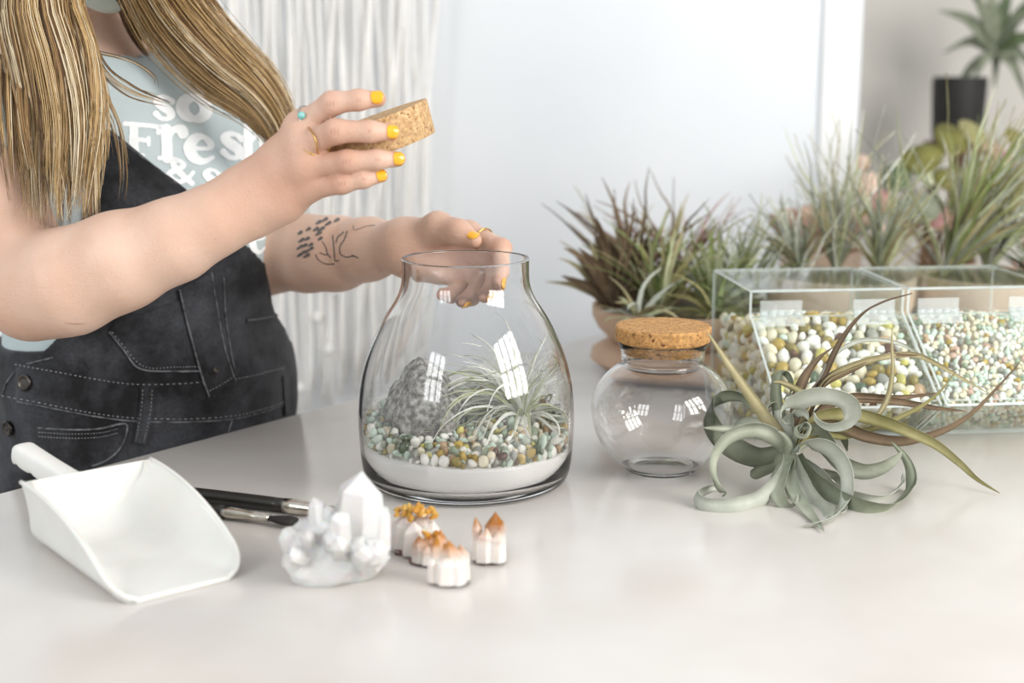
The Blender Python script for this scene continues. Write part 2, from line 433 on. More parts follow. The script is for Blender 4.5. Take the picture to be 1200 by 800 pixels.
# clear the glass: keep every vertex inside the jar
_rr = random.Random(19); RPL = [(Vector(x).normalized(), h_) for x, h_ in (((.75, -.65, .30), .66), ((-.80, -.35, .60), .66), ((-.30, -1, .25), .62), ((.75, -.2, .8), .66), ((-.1, -.5, 1), .86), ((-.9, -.5, -.2), .74), ((.9, -.3, -.3), .80), ((.25, -.9, -.35), .66), ((.1, .9, .3), .9), ((0, 0, -1), .7), ((-.55, -.6, .85), .86), ((.95, .2, .3), .85))]
for vtx in bm.verts:
    p = vtx.co.copy(); q = p.copy()
    d = min([hh / max(q.dot(nn_), 1e-3) for nn_, hh in RPL if q.dot(nn_) > .05] + [1.2])
    d *= 1 + 0.07 * fbm(q * 1.7 + Vector((1, 5, 2)), 3) - .07 * max(0, 1 - abs(mnoise.noise(q * 1.1 + Vector((2, 8, 1)))) * 6)
    d += .022 * fbm(q * 11 + Vector((3, 3, 3)), 2)
    q = q * d
    vtx.co = RC + Vector((q.x * RC_r[0], q.y * RC_r[1], q.z * RC_r[2]))
    rel = vtx.co - JC; rr = math.hypot(rel.x, rel.y); lim = jar_r(max(rel.z, 0.03)) - 0.003
    if rr > lim: vtx.co.x = JC.x + rel.x * lim / rr; vtx.co.y = JC.y + rel.y * lim / rr
v = [x.co[:] for x in bm.verts]; f = [[x.index for x in q.verts] for q in bm.faces]; bm.free()
M['rock'] = noisy('grey_rock', '#65625e', '#bdbcb6', scale=150, rough=0.9, bump=1.0, bscale=420, c3='#928f88', detail=9, lo=0.36, hi=0.64)
rock = mk('rock', v, f, M['rock']); tag(rock, 'rough grey angular rock on the gravel inside the large jar', 'rock')

# ------------------------------------------------------------------ small round jar and its cork
SJ = G(774, 549); SJ = Vector((SJ.x, SJ.y, TZ)); s2 = (SJ - CAM).length / F * 1.02
def zs(py, dy=0): return P(774, py, SJ.y + dy).z - TZ
rb = 80 * s2; zc = zs(477); ztop = zs(399); zn = zs(424)
print('small jar', rb, zc, zn, ztop)
sp = [(0.0, 0.0025), (0.030, 0.002), (0.036, 0.0), (0.041, 0.0012)]
for a in np.linspace(-60, 58, 34):
    sp.append((rb * math.cos(math.radians(a)), zc + (zc * 1.12 if a < 0 else zc * 1.02) * math.sin(math.radians(a)) * (1 if a < 0 else (zn - zc) / (zc * 1.02 * math.sin(math.radians(58))))))
rn = 47.5 * s2
sp = [p for p in sp if p[0] > 0.036 or p[1] < 0.004]
sp += [(rn * 0.985, zn + 0.004), (rn * .975, zn + 0.009), (rn * 1.0, zn + 0.016), (rn * 1.06, ztop - 0.002)]
t2_ = 0.0018
pr = np.array(sp)
inn = []
for i in range(len(pr)):
    a = pr[max(i - 1, 0)]; c = pr[min(i + 1, len(pr) - 1)]; t = c - a; t = t / (np.linalg.norm(t) + 1e-9)
    nrm = np.array([-t[1], t[0]]); q = pr[i] + nrm * t2_
    inn.append((max(q[0], 0.0), q[1]))
inn = [(0.0, 0.0045), (0.03, 0.0045)] + [q for q in inn if q[0] > 0.036 and q[1] > 0.0045]
b = MB(); b.lathe(SJ, [tuple(x) for x in sp] + [(rn * 1.06 - .0004, ztop - .0009), (rn * 1.06 - t2_ + .0004, ztop - .0009)] + inn[::-1], 80)
sj = recalc(b.build('round_glass_jar', M['thin_glass'])); tag(sj, 'small round empty glass jar with cork stopper beside the curly air plant', 'jar')
ck0 = SJ + Vector((0, 0, zs(413)))
rc1, rc2 = rn * 0.985 - t2_ - 0.0012, 53 * s2
hc = zs(381) - zs(413)
b = MB(); hz = ztop - zs(413) + 0.0006
rt_ = rn * 1.06 - t2_ - 0.0008
b.lathe(ck0, [(0.0, 0.0), (rc1 - .001, 0.0), (rc1, 0.001), (rt_ - .0004, hz - .002), (rc2 - .001, hz + .0004), (rc2, hz + .002), (rc2 + .0006, hc - .002), (rc2 - .001, hc), (0.0, hc)], 72)
ck = recalc(b.build('cork_stopper', M['cork'])); autosmooth(ck, 40); tag(ck, 'round tan cork stopper in the neck of the small round jar', 'cork')

# ------------------------------------------------------------------ white scoop
SA = Vector((0.626, -0.78, 0)).normalized()          # towards the mouth
SB = Vector((-SA.y, SA.x, 0))                         # across
s0 = G(34, 640)                                       # rear left bottom corner
SWD, SLN, SHT = 0.126, 0.205, 0.066
def scp(l, wd, z): return Vector((s0.x, s0.y, TZ)) + SA * l + SB * wd + Vector((0, 0, z))
scoop = thing('scoop', scp(SLN / 2, SWD / 2, 0), 'white plastic scoop with ribbed handle lying on the table', 'scoop')
rows = []; NL, NC = 30, 40
def scoop_section(l, off):
    """U-section at length l: the sides fall away to the lip"""
    u = l / SLN
    k = (1 - u ** 2.1) ** 0.8 if u < 1 else 0
    h = 0.0045 + (SHT - 0.0045) * max(0.0, k)
    wtop = SWD * (0.96 + 0.06 * u)
    cr = 0.040 if off else 0.020
    pts = []
    rr = 1.0
    if u > 0.86: rr = math.sqrt(max(0, 1 - ((u - 0.86) / 0.14) ** 2.2)) * .30 + .70
    hw = wtop / 2 * rr - off; fl = 0.002 + off + (0.034 * max(0, 1 - l / 0.045) ** 2.2 if off else 0)
    cr_ = min(cr, max(h - fl - 0.0003, 0.0015))
    side = []
    for t in np.linspace(0, 1, 8): side.append((hw + 0.006 * (1 - u) * (1 - t) * (1 - t), h + (fl + cr_ - h) * t))
    for t in np.linspace(0, math.pi / 2, 8)[1:]: side.append((hw - cr_ + cr_ * math.cos(t), fl + cr_ - cr_ * math.sin(t)))
    right = side; left = [(-x, z) for x, z in side[::-1]]
    return right + [(0.5 * (hw - cr_), fl), (0, fl), (-0.5 * (hw - cr_), fl)] + left
b = MB()
ls = list(np.linspace(0, 0.9, 22)) + list(np.linspace(0.92, 1.0, 8))
outer = [[scp(u * SLN, SWD / 2 + x, max(z - 0.002, 0.0004)) for x, z in scoop_section(u * SLN, 0)] for u in ls]
inner_ = [[scp(max(u * SLN, 0.003), SWD / 2 + x, z) for x, z in scoop_section(u * SLN, 0.0026)] for u in ls]
m = len(outer[0]); V = [p for r in outer for p in r] + [p for r in inner_ for p in r]; O = len(outer) * m; Fc = []
for i in range(len(ls) - 1):
    for k in range(m - 1):
        Fc.append((i * m + k, i * m + k + 1, (i + 1) * m + k + 1, (i + 1) * m + k))
        Fc.append((O + i * m + k, O + (i + 1) * m + k, O + (i + 1) * m + k + 1, O + i * m + k + 1))
    for k in (0, m - 1): Fc.append((i * m + k, (i + 1) * m + k, O + (i + 1) * m + k, O + i * m + k))
e = len(ls) - 1
for k in range(m - 1): Fc.append((e * m + k, e * m + k + 1, O + e * m + k + 1, O + e * m + k))
Fc.append(tuple(range(m - 1, -1, -1))); Fc.append(tuple(O + k for k in range(m)))
bowl = recalc(mk('bowl', V, Fc, M['plastic'], scoop)); autosmooth(bowl, 50)
rm = MB(); pth = [r[0] for r in outer] + [r[k] for r in [outer[-1]] for k in range(1, m - 1)] + [r[-1] for r in outer[::-1]]
rm.tube([p + Vector((0, 0, 0.0015)) for p in pth], 0.0022, 8); rm.build('rolled_rim', M['plastic'], scoop)
# handle
hb = MB(); h0 = scp(-0.001, SWD * 0.47, 0.043); h1 = P(22, 528, 1.425)
ax = (h1 - h0); hl = ax.length; ax.normalize(); sd = ax.cross(Vector((0, 0, 1))).normalized(); uu = sd.cross(ax)
rings = []; NR = 34
for i in range(NR):
    t = i / (NR - 1); p = h0 + ax * (hl * t)
    wv = 0.0135 - 0.002 * math.sin(math.pi * t); hv = 0.012
    if t > 0.9: q = math.sqrt(max(0, 1 - ((t - 0.9) / 0.1) ** 2)); wv *= .35 + .65 * q; hv *= .35 + .65 * q
    grip = 0.0022 * max(0, math.sin(t * 30)) if 0.3 < t < 0.92 else 0
    ring = []
    for k in range(20):
        a = 2 * math.pi * k / 20; c_, s_ = math.cos(a), math.sin(a)
        x = math.copysign(abs(c_) ** 0.55, c_) * wv; z = math.copysign(abs(s_) ** 0.55, s_) * hv
        if z < 0: z += grip
        ring.append(p + sd * x + uu * z)
    rings.append(ring)
V = [p for r in rings for p in r]; Fc = [(i * 20 + k, i * 20 + (k + 1) % 20, (i + 1) * 20 + (k + 1) % 20, (i + 1) * 20 + k) for i in range(NR - 1) for k in range(20)]
Fc += [tuple(range(19, -1, -1)), tuple((NR - 1) * 20 + k for k in range(20))]
recalc(mk('handle', V, Fc, M['plastic'], scoop))

# ------------------------------------------------------------------ brushes
def brush(pa, pb, pc, pd, label, tip_flat, rh, rf0, rf1, tip_r):
    o = thing('paint_brush', (pa + pd) / 2, label, 'brush', 'brushes behind the scoop')
    h = MB(); pts = [pa.lerp(pb, t) for t in np.linspace(0, 1, 16)]
    h.tube(pts, [rh * (0.45 + 0.55 * math.sin(math.pi * min(1, 0.15 + t * .6))) if t < .55 else rh * (1 - 0.06 * (t - .55)) for t in np.linspace(0, 1, 16)], 16); h.build('handle', M['brush_black'], o)
    fm = MB(); pts = [pb.lerp(pc, t) for t in (0, .08, .1, .16, .18, .24, .26, .6, 1)]
    rr = [rf0, rf0, rf0 * 1.06, rf0 * 1.06, rf0, rf0 * 1.05, rf0, rf0 * .4 + rf1 * .6, rf1]
    fm.tube(pts, rr, 20, flat=1.0 if not tip_flat else 0.8, up=(0, 0, 1)); fm.build('ferrule', M['ferrule'], o)
    br = MB(); pts = [pc.lerp(pd, t) for t in np.linspace(-0.1, 1, 9)]
    br.tube(pts, [rf1 * .92 + (tip_r - rf1 * .92) * math.sin(min(1, max(0, t)) * 1.9) * (1 if t < .8 else (1 - (t - .8) * 2.2)) for t in np.linspace(-0.1, 1, 9)], 16, flat=0.5 if tip_flat else 0.9, up=(0, 0, 1))
    br.build('bristles', M['bristle'], o)
    return o
zb = TZ + 0.0085
brush(G(150, 570, zb), G(334, 592, zb), G(400, 601, zb), G(440, 607, zb), 'black handled brush with long metal ferrule running behind the quartz cluster', False, 0.0078, 0.0078, 0.006, 0.008)
zb = TZ + 0.0075
brush(G(150, 588, TZ + .0065), G(263, 599.5, zb), G(316, 607, zb), G(346, 611, zb), 'black brush with short metal ferrule and pointed black tip nearest the scoop', True, 0.0068, 0.0074, 0.0048, 0.0095)

# ------------------------------------------------------------------ crystals
def crystal_point(mb, base, tip, rad, n=6, mi=0, tipmi=None, cap=0.35, r=rnd, taper=.92):
    ax = (Vector(tip) - Vector(base)); L_ = ax.length; ax.normalize()
    a = ax.orthogonal().normalized(); b_ = ax.cross(a); off = r.uniform(0, 6.28); v = []
    jit = [r.uniform(.8, 1.2) for _ in range(n)]
    for tt, s_ in ((0, 1.0), (1 - cap, taper)):
        for k in range(n):
            th_ = off + 2 * math.pi * k / n
            v.append(Vector(base) + ax * (L_ * tt + (r.uniform(-.06, .06) * L_ if tt else 0)) + (a * math.cos(th_) + b_ * math.sin(th_)) * rad * s_ * jit[k])
    v.append(Vector(tip) + (a * r.uniform(-.3, .3) + b_ * r.uniform(-.3, .3)) * rad)
    f = [[k, (k + 1) % n, n + (k + 1) % n, n + k] for k in range(n)]
    mb.add(v, f, mi); 
    mb.add(v, [[n + k, n + (k + 1) % n, 2 * n] for k in range(n)] + [list(range(n - 1, -1, -1))], mi if tipmi is None else tipmi)
def crysmat(name, c1, c2, rough=.12, tr=.75):
    return noisy(name, c1, c2, scale=45, rough=rough, bump=0.3, bscale=90, trans=tr, ior=1.5, sss=0.3, ssss=0.01)
M['quartz'] = crysmat('clear_quartz', '#fbf9f7', '#f6f3f0', .26, .40)
M['citrine'] = crysmat('citrine_orange', '#d99a2b', '#e8bb63', .18, .25)
M['citrine_dark'] = crysmat('citrine_amber', '#b9741e', '#d79a3a', .18, .2)
M['citrine_white'] = crysmat('milky_quartz', '#f6efe8', '#ece2dc', .25, .25)
M['matrix'] = noisy('dark_matrix', '#5a3b34', '#7b5a50', scale=200, rough=.9)
rq = random.Random(21)
q0 = G(392, 692); qz = thing('quartz_cluster', q0 + Vector((0, .04, 0)), 'large clear white quartz crystal cluster between the scoop and the orange crystals', 'crystal')
# rough body: faceted lump
def lump(c, rad, seed, sub=3, cuts=26, squash=1.0, floor=TZ):
    r = random.Random(seed); bm = bmesh.new(); bmesh.ops.create_icosphere(bm, subdivisions=sub, radius=1.0)
    pl = []
    for _ in range(cuts):
        d = Vector((r.gauss(0, 1), r.gauss(0, 1), r.gauss(0, 1))).normalized(); pl.append((d, r.uniform(.66, .93)))
    out = []
    for vtx in bm.verts:
        q = vtx.co.copy()
        s_ = min([h / max(q.dot(d), 1e-3) for d, h in pl if q.dot(d) > 0.05] + [1.25])
        q = q * s_ * (1 + .05 * mnoise.noise(q * 4))
        p = Vector(c) + Vector((q.x * rad[0], q.y * rad[1], q.z * rad[2])); p.z = max(p.z, floor + 0.0004); out.append(p)
    f = [[x.index for x in q.verts] for q in bm.faces]; bm.free(); return out, f
qc = P(390, 650, q0.y + 0.038)
b = MB(); v, f = lump(qc, (0.058, 0.046, 0.050), 3, 4, 60); b.add(v, f); b.build('cluster_body', M['quartz'], qz, smooth=False)
QP = [((420, 640, .035), (424, 556, .03), .025), ((410, 628, .045), (408, 578, .05), .015), ((374, 630, .03), (370, 583, .03), .012), ((384, 636, .03), (384, 590, .03), .009), ((440, 640, .03), (446, 590, .03), .013), ((352, 655, .03), (333, 620, .02), .013), ((398, 640, .0), (399, 600, -.01), .012)]
for k in range(18):
    a_ = rq.uniform(-.4, 3.5); q_ = rq.uniform(.45, 1.0); cx_, cy_ = 390 + 62 * q_ * math.cos(a_), 655 - 46 * q_ * math.sin(a_)
    QP.append(((390 + (cx_ - 390) * .6, 657 + (cy_ - 657) * .6, .02), (cx_, cy_, rq.uniform(-.015, .03)), rq.uniform(.007, .016)))
for k in range(5):
    cx_, cy_ = rq.uniform(345, 440), rq.uniform(620, 685); QP.append(((cx_, cy_ + 8, .02), (cx_ + rq.uniform(-8, 8), cy_ - 8, rq.uniform(-.018, -.008)), rq.uniform(.007, .013)))
for (bx, by, bd), (tx, ty, td), rad in QP:
    b = MB(); crystal_point(b, P(bx, by, q0.y + bd), P(tx, ty, q0.y + td), rad, r=rq, cap=.17, taper=.72); b.v = [(x, y, max(z, TZ + .0004)) for x, y, z in b.v]; b.build('crystal_point', M['quartz'], qz, smooth=False)

def zoned(name, lo_c, hi_c, z0, z1, rough=.25):
    """crystal whose colour changes from root to tip"""
    m, N, L, bb = newmat(name); setin(bb, rough=rough, sss=.3, ssss=.006, trans=.15)
    tc = N.new('ShaderNodeTexCoord'); sx = N.new('ShaderNodeSeparateXYZ'); L.new(tc.outputs['Object'], sx.inputs[0])
    n = N.new('ShaderNodeTexNoise'); n.inputs['Scale'].default_value = 120; L.new(tc.outputs['Object'], n.inputs['Vector'])
    ad = N.new('ShaderNodeMath'); ad.operation = 'MULTIPLY_ADD'; ad.inputs[1].default_value = .012; L.new(n.outputs[0], ad.inputs[0]); L.new(sx.outputs[2], ad.inputs[2])
    mr = N.new('ShaderNodeMapRange'); mr.inputs[1].default_value = z0 + .006; mr.inputs[2].default_value = z1 + .006; L.new(ad.outputs[0], mr.inputs[0])
    r = N.new('ShaderNodeValToRGB'); r.color_ramp.elements[0].color = lin(lo_c); r.color_ramp.elements[1].color = lin(hi_c); L.new(mr.outputs[0], r.inputs[0]); L.new(r.outputs[0], bb.inputs['Base Color'])
    bp = N.new('ShaderNodeBump'); bp.inputs['Strength'].default_value = .4; bp.inputs['Distance'].default_value = .002; L.new(n.outputs[0], bp.inputs['Height']); L.new(bp.outputs[0], bb.inputs['Normal'])
    return m
def citrine(cx, by, wpx, hpx, label, seed, peaks, tip_col, zlo, zhi, crust=0):
    """peaks: (x, y, top, radius) in units of half width and height; each is one faceted crystal of the chunk"""
    r = random.Random(seed); g = G(cx, by - 3); s_ = (g - CAM).length / F
    o = thing('citrine_crystal', g, label, 'crystal', 'orange tipped crystals in front of the large jar')
    W, H_ = wpx * s_ / 2, hpx * s_
    m = zoned('citrine_zoned', '#f4ebe4', tip_col, zlo * H_, zhi * H_)
    b = MB(); v, f = lump(g + Vector((0, W * .6, .003)), (W * .96, W * .72, .005), seed + 5, 2, 14); b.add(v, f); b.build('dark_base', M['matrix'], o, smooth=False)
    for (x, y, top, rad) in peaks:
        b = MB(); p0 = g + Vector((x * W * .9, W * .6 + y * W, .003)); p1 = g + Vector((x * W, W * .6 + y * W, top * H_))
        crystal_point(b, p0, p1, rad * W, n=6, r=r, cap=.30, taper=.84); b.build('crystal_point', m, o, smooth=False)
    for _ in range(crust):
        a = r.uniform(0, 6.28); q = math.sqrt(r.random()) * .78; rad = r.uniform(.10, .17) * W
        b = MB(); p1 = g + Vector((q * W * math.cos(a), W * .6 + q * W * .8 * math.sin(a), H_ * (1.0 - .22 * q * q + r.uniform(-.05, .05))))
        crystal_point(b, p1 + Vector((r.uniform(-.003, .003), r.uniform(-.003, .003), -H_ * .12)), p1, rad, r=r, cap=.7); b.build('crust_point', M['citrine'], o, smooth=False)
    return o
citrine(487, 656, 64, 58, 'white crystal chunk with flat orange crust, closest to the large jar', 31, [(-.42, 0, .80, .58), (.25, .1, .86, .62), (-.1, -.35, .74, .5), (.52, -.15, .70, .45), (-.75, .1, .45, .30)], '#e9a93a', .72, .9, crust=34)
citrine(505, 669, 50, 42, 'small brownish orange crystal chunk wedged between two paler ones', 33, [(-.5, 0, .82, .42), (0, .1, .92, .45), (.45, 0, 1.0, .42), (-.2, -.35, .62, .4), (.3, -.3, .8, .35)], '#b8772a', .25, .8, crust=6)
citrine(527, 692, 56, 58, 'milky crystal chunk with orange tip nearest the camera', 37, [(-.45, .1, 1.02, .46), (.05, 0, .92, .5), (.5, .1, .80, .45), (-.15, -.35, .66, .45), (.35, -.35, .60, .45), (-.7, -.1, .62, .3)], '#b9791f', .5, .85)
citrine(573, 666, 46, 60, 'upright milky crystal with amber peak, rightmost of the orange crystals', 41, [(.25, .1, 1.02, .62), (-.62, 0, .93, .34), (-.15, -.3, .74, .5), (.45, -.25, .70, .48), (.6, .2, .82, .35)], '#a5650f', .4, .8)
# ------------------------------------------------------------------ smooth solid modelling (distance fields to one mesh)
def _smin(a, b, k):
    h = np.maximum(k - np.abs(a - b), 0) / k
    return np.minimum(a, b) - h * h * k * 0.25
class Cap:                                    # tapered limb segment
    def __init__(s, a, b, ra, rb):
        s.a = np.array(a, dtype=np.float32); s.b = np.array(b, dtype=np.float32); s.ra, s.rb = ra, rb
        s.c = (s.a + s.b) / 2; s.cl = [float(x) for x in s.c]; s.R = float(np.linalg.norm(s.b - s.a)) / 2 + max(ra, rb)
    def d(s, p):
        ba = s.b - s.a; pa = p - s.a; l2 = float(ba @ ba) + 1e-12
        t = np.clip((pa @ ba) / l2, 0, 1)
        q = pa - t[:, None] * ba
        return np.sqrt(np.einsum('ij,ij->i', q, q)) - (s.ra + t * (s.rb - s.ra))
class Ell:                                    # ellipsoid with axes
    def __init__(s, c, r, R=None):
        s.c = np.array(c, dtype=np.float32); s.cl = [float(x) for x in s.c]; s.r = np.array(r, dtype=np.float32); s.R = float(max(r))
        s.M = np.array(R if R is not None else np.eye(3), dtype=np.float32)   # rows: axes
    def d(s, p):
        q = (p - s.c) @ s.M.T
        k0 = np.sqrt(np.sum((q / s.r) ** 2, 1)); k1 = np.sqrt(np.sum((q / (s.r ** 2)) ** 2, 1)) + 1e-9
        return k0 * (k0 - 1.0) / k1
class Grp:                                    # smooth union
    def __init__(s, items, k): s.items = items; s.k = k
    def ev(s, p, c, R):
        d = None
        for it in s.items:
            if isinstance(it, Grp): x = it.ev(p, c, R)
            else:
                if R >= 0:
                    q_ = it.cl; lim = it.R + R + 0.075
                    if (q_[0] - c[0]) ** 2 + (q_[1] - c[1]) ** 2 + (q_[2] - c[2]) ** 2 > lim * lim: continue
                x = it.d(p)
            if x is None: continue
            d = x if d is None else _smin(d, x, s.k)
        return d
def field(g, p, c, R):
    d = g.ev(p, c, R)
    return np.full(len(p), 0.08, dtype=np.float32) if d is None else d
def surface(fn, lo, hi, h, B=16):
    """surface nets over the blocks that the surface passes through; fn(points, centre, radius) -> distance"""
    lo = np.array(lo, dtype=np.float64); nb = np.ceil((np.array(hi) - lo) / (B * h)).astype(int)
    bs = B * h; rad = bs * 0.87
    corner = np.array([(i, j, k) for i in (0, 1) for j in (0, 1) for k in (0, 1)])
    o = np.arange(-1, B + 2); gx, gy, gz = np.meshgrid(o, o, o, indexing='ij'); n1 = B + 3
    loc = np.stack([gx.ravel(), gy.ravel(), gz.ravel()], 1)
    verts = {}; VK = []; VP = []; FQ = []
    big = 1 << 20
    def key(c): return ((c[..., 0].astype(np.int64) + 8) * big + (c[..., 1] + 8)) * big + (c[..., 2] + 8)
    bi = np.stack(np.meshgrid(*[np.arange(x) for x in nb], indexing='ij'), -1).reshape(-1, 3)
    cens = (lo + (bi * B + B / 2) * h).astype(np.float32)
    v0 = fn(cens, None, -1.0)
    for base, cen in zip((bi * B)[np.abs(v0) <= rad * 1.25 + 0.012], cens[np.abs(v0) <= rad * 1.25 + 0.012]):
        cen = [float(x) for x in cen]
        pts = (lo + (loc + base) * h).astype(np.float32)
        val = fn(pts, cen, rad * 1.2).reshape(n1, n1, n1)
        if val.min() > 0 or val.max() < 0: continue
        ins = val < 0
        c8 = [ins[i:n1 - 1 + i, j:n1 - 1 + j, k:n1 - 1 + k] for i, j, k in corner]
        cnt = sum(x.astype(np.int8) for x in c8)
        act = np.argwhere((cnt > 0) & (cnt < 8))
        if len(act) == 0: continue
        acc = np.zeros((len(act), 3)); num = np.zeros(len(act))
        for ax in range(3):
            for u in (0, 1):
                for w_ in (0, 1):
                    a = act.copy(); o1, o2 = [q for q in range(3) if q != ax]
                    a[:, o1] += u; a[:, o2] += w_; b_ = a.copy(); b_[:, ax] += 1
                    va = val[a[:, 0], a[:, 1], a[:, 2]]; vb = val[b_[:, 0], b_[:, 1], b_[:, 2]]
                    x = (va < 0) != (vb < 0)
                    t = np.where(x, va / np.where(x, va - vb, 1), 0)
                    pp = a.astype(float); pp[:, ax] += t
                    acc += pp * x[:, None]; num += x
        pos = acc / num[:, None]
        gcell = act - 1 + base
        VK.append(key(gcell)); VP.append(lo + (pos - 1 + base) * h)
        # faces for the edges that start at this block's own nodes
        I = slice(1, B + 1)
        for ax in range(3):
            a = ins[I, I, I]
            sl = [I, I, I]; sl[ax] = slice(2, B + 2); b_ = ins[tuple(sl)]
            e = np.argwhere(a != b_)
            if len(e) == 0: continue
            inside = a[e[:, 0], e[:, 1], e[:, 2]]
            g = e + base
            o1, o2 = (ax + 1) % 3, (ax + 2) % 3
            q = []
            for d1, d2 in ((0, 0), (-1, 0), (-1, -1), (0, -1)):
                c = g.copy(); c[:, o1] += d1; c[:, o2] += d2; q.append(key(c))
            q = np.stack(q, 1); q[~inside] = q[~inside][:, ::-1]
            FQ.append(q)
    VK = np.concatenate(VK); VP = np.concatenate(VP); FQ = np.concatenate(FQ)
    uk, ix = np.unique(VK, return_index=True); pos = VP[ix]
    idx = np.searchsorted(uk, FQ); idx = np.clip(idx, 0, len(uk) - 1)
    ok = (uk[idx] == FQ).all(1)
    return pos, idx[ok]
_wv = {}
def waves(p, seed, sc, amp, warp=1.0):
    """cheap smooth pseudo-noise for cloth folds"""
    if seed not in _wv:
        r = np.random.RandomState(seed); _wv[seed] = []
        for i in range(5):
            k = r.normal(0, 1, 3).astype(np.float32); k /= np.linalg.norm(k)
            _wv[seed].append((k, r.normal(0, 1, 3).astype(np.float32), np.float32(r.uniform(0, 6))))
    s = np.zeros(len(p), dtype=np.float32)
    for i, (k, k2, ph) in enumerate(_wv[seed]):
        s += np.sin(p @ (k * np.float32(sc * (0.7 + .25 * i))) + warp * np.sin(p @ (k2 * np.float32(sc * 0.5))) + ph) / (1 + .3 * i)
    return s * amp / 2.2

# ------------------------------------------------------------------ the woman: frame of the torso
C0 = Vector((-0.49, 1.865, 0)); FA = math.radians(40)
NT = Vector((math.sin(FA), -math.cos(FA), 0)); UT = Vector((math.cos(FA), math.sin(FA), 0))
def Bd(u, n, z): return C0 + UT * u + NT * n + Vector((0, 0, z))
AX = np.array([UT[:], NT[:], (0, 0, 1)])
def tell(u, n, z, a, b_, c, tilt=0.0):
    return Ell(Bd(u, n, z), (a, b_, c), AX)
SHR = Vector((-0.645, 1.70, TZ + 0.425)); SHL = Vector((-0.395, 1.985, TZ + 0.43))
ELR = P(38, 342, 1.52); WRR = P(297, 233, 1.50)
ELL_ = P(322, 300, 1.90); WRL = P(470, 288, 1.725)
NECK0 = Bd(-0.038, -0.035, TZ + 0.47); HEADC = P(118, -118, 1.80)
def torso_items(e=0.0):
    return [tell(0, 0.0, TZ - 0.10, .205 + e, .150 + e, .17 + e), tell(0, .012, TZ + 0.05, .190 + e, .146 + e, .15 + e),
            tell(-.012, -.005, TZ + .20, .172 + e, .125 + e, .17 + e), tell(-.03, -.02, TZ + .33, .165 + e, .105 + e, .13 + e),
            tell(.055, .070, TZ + .235, .082 + e, .072 + e, .080 + e), tell(-.095, .070, TZ + .235, .082 + e, .072 + e, .080 + e),
            Cap(SHR.lerp(SHL, .12), SHR.lerp(SHL, .88), .052 + e, .052 + e), Cap(NECK0 - Vector((0, 0, .06)), NECK0, .07 + e, .058 + e)]
torso = Grp(torso_items(0.0), 0.07)
# arms and hands
def H(px, py, d): return P(px, py, d)
def chain(pts):
    out = []
    for (a, ra), (b_, rb) in zip(pts[:-1], pts[1:]): out.append(Cap(a, b_, ra, rb))
    return out
armR = chain([(SHR, .056), (SHR.lerp(ELR, .5) + Vector((-.008, 0, 0)), .053), (ELR + Vector((.0, .004, .004)), .050)]) + \
       chain([(ELR, .0505), (P(80, 330, 1.508), .0535), (P(140, 306, 1.500), .049), (P(205, 281, 1.496), .0405), (P(255, 256, 1.496), .0335), (WRR, .0290)])
armL = chain([(SHL, .052), (SHL.lerp(ELL_, .5), .048), (ELL_, .044)]) + \
       chain([(ELL_, .045), (P(362, 297, 1.86), .047), (P(395, 297, 1.825), .0445), (P(432, 292, 1.78), .036), (WRL, .0285)])
# right hand
HR = {
 'I': [(352, 149, 1.480, .0140), (389, 121, 1.460, .0118), (420, 117, 1.456, .0101), (443, 116, 1.458, .0083)],
 'M': [(354, 172, 1.472, .0140), (393, 154, 1.449, .0122), (433, 154, 1.448, .0104), (459, 155, 1.456, .0085)],
 'R': [(358, 196, 1.472, .0135), (407, 189, 1.449, .0112), (442, 187, 1.449, .0097), (466, 186.5, 1.457, .0080)],
 'P': [(361, 221, 1.478, .0125), (401, 215, 1.456, .0102), (426, 210, 1.453, .0086), (447, 206, 1.458, .0069)]}
def fing(spec): return [(P(a, b_, d), r) for a, b_, d, r in spec]
fR = {k: fing(v) for k, v in HR.items()}
thumbR = fing([(318, 200, 1.525, .019), (352, 186, 1.545, .0155), (385, 190, 1.560, .0125), (412, 194, 1.568, .0095)])
palmR = [Cap(P(292, 222, 1.503), P(330, 186, 1.492), .0265, .0185), Cap(P(330, 186, 1.492), fR['I'][0][0], .0185, .0140),
         Cap(P(300, 228, 1.502), fR['M'][0][0], .0265, .0150), Cap(P(302, 236, 1.502), fR['R'][0][0], .0265, .0145), Cap(P(306, 244, 1.503), P(334, 236, 1.492), .0235, .0180),
         Cap(P(334, 236, 1.492), fR['P'][0][0], .0180, .0130), Cap(P(318, 205, 1.515), P(350, 190, 1.495), .02, .015),
         Ell(P(352, 149, 1.474), (.012, .012, .011)), Ell(P(353, 171, 1.466), (.012, .010, .011)), Ell(P(357, 196, 1.466), (.012, .010, .011))]
handR = Grp([Grp(palmR + chain(thumbR), .018), Grp([Grp(chain(fR[k]), .006) for k in 'IMRP'], .0016)], .010)
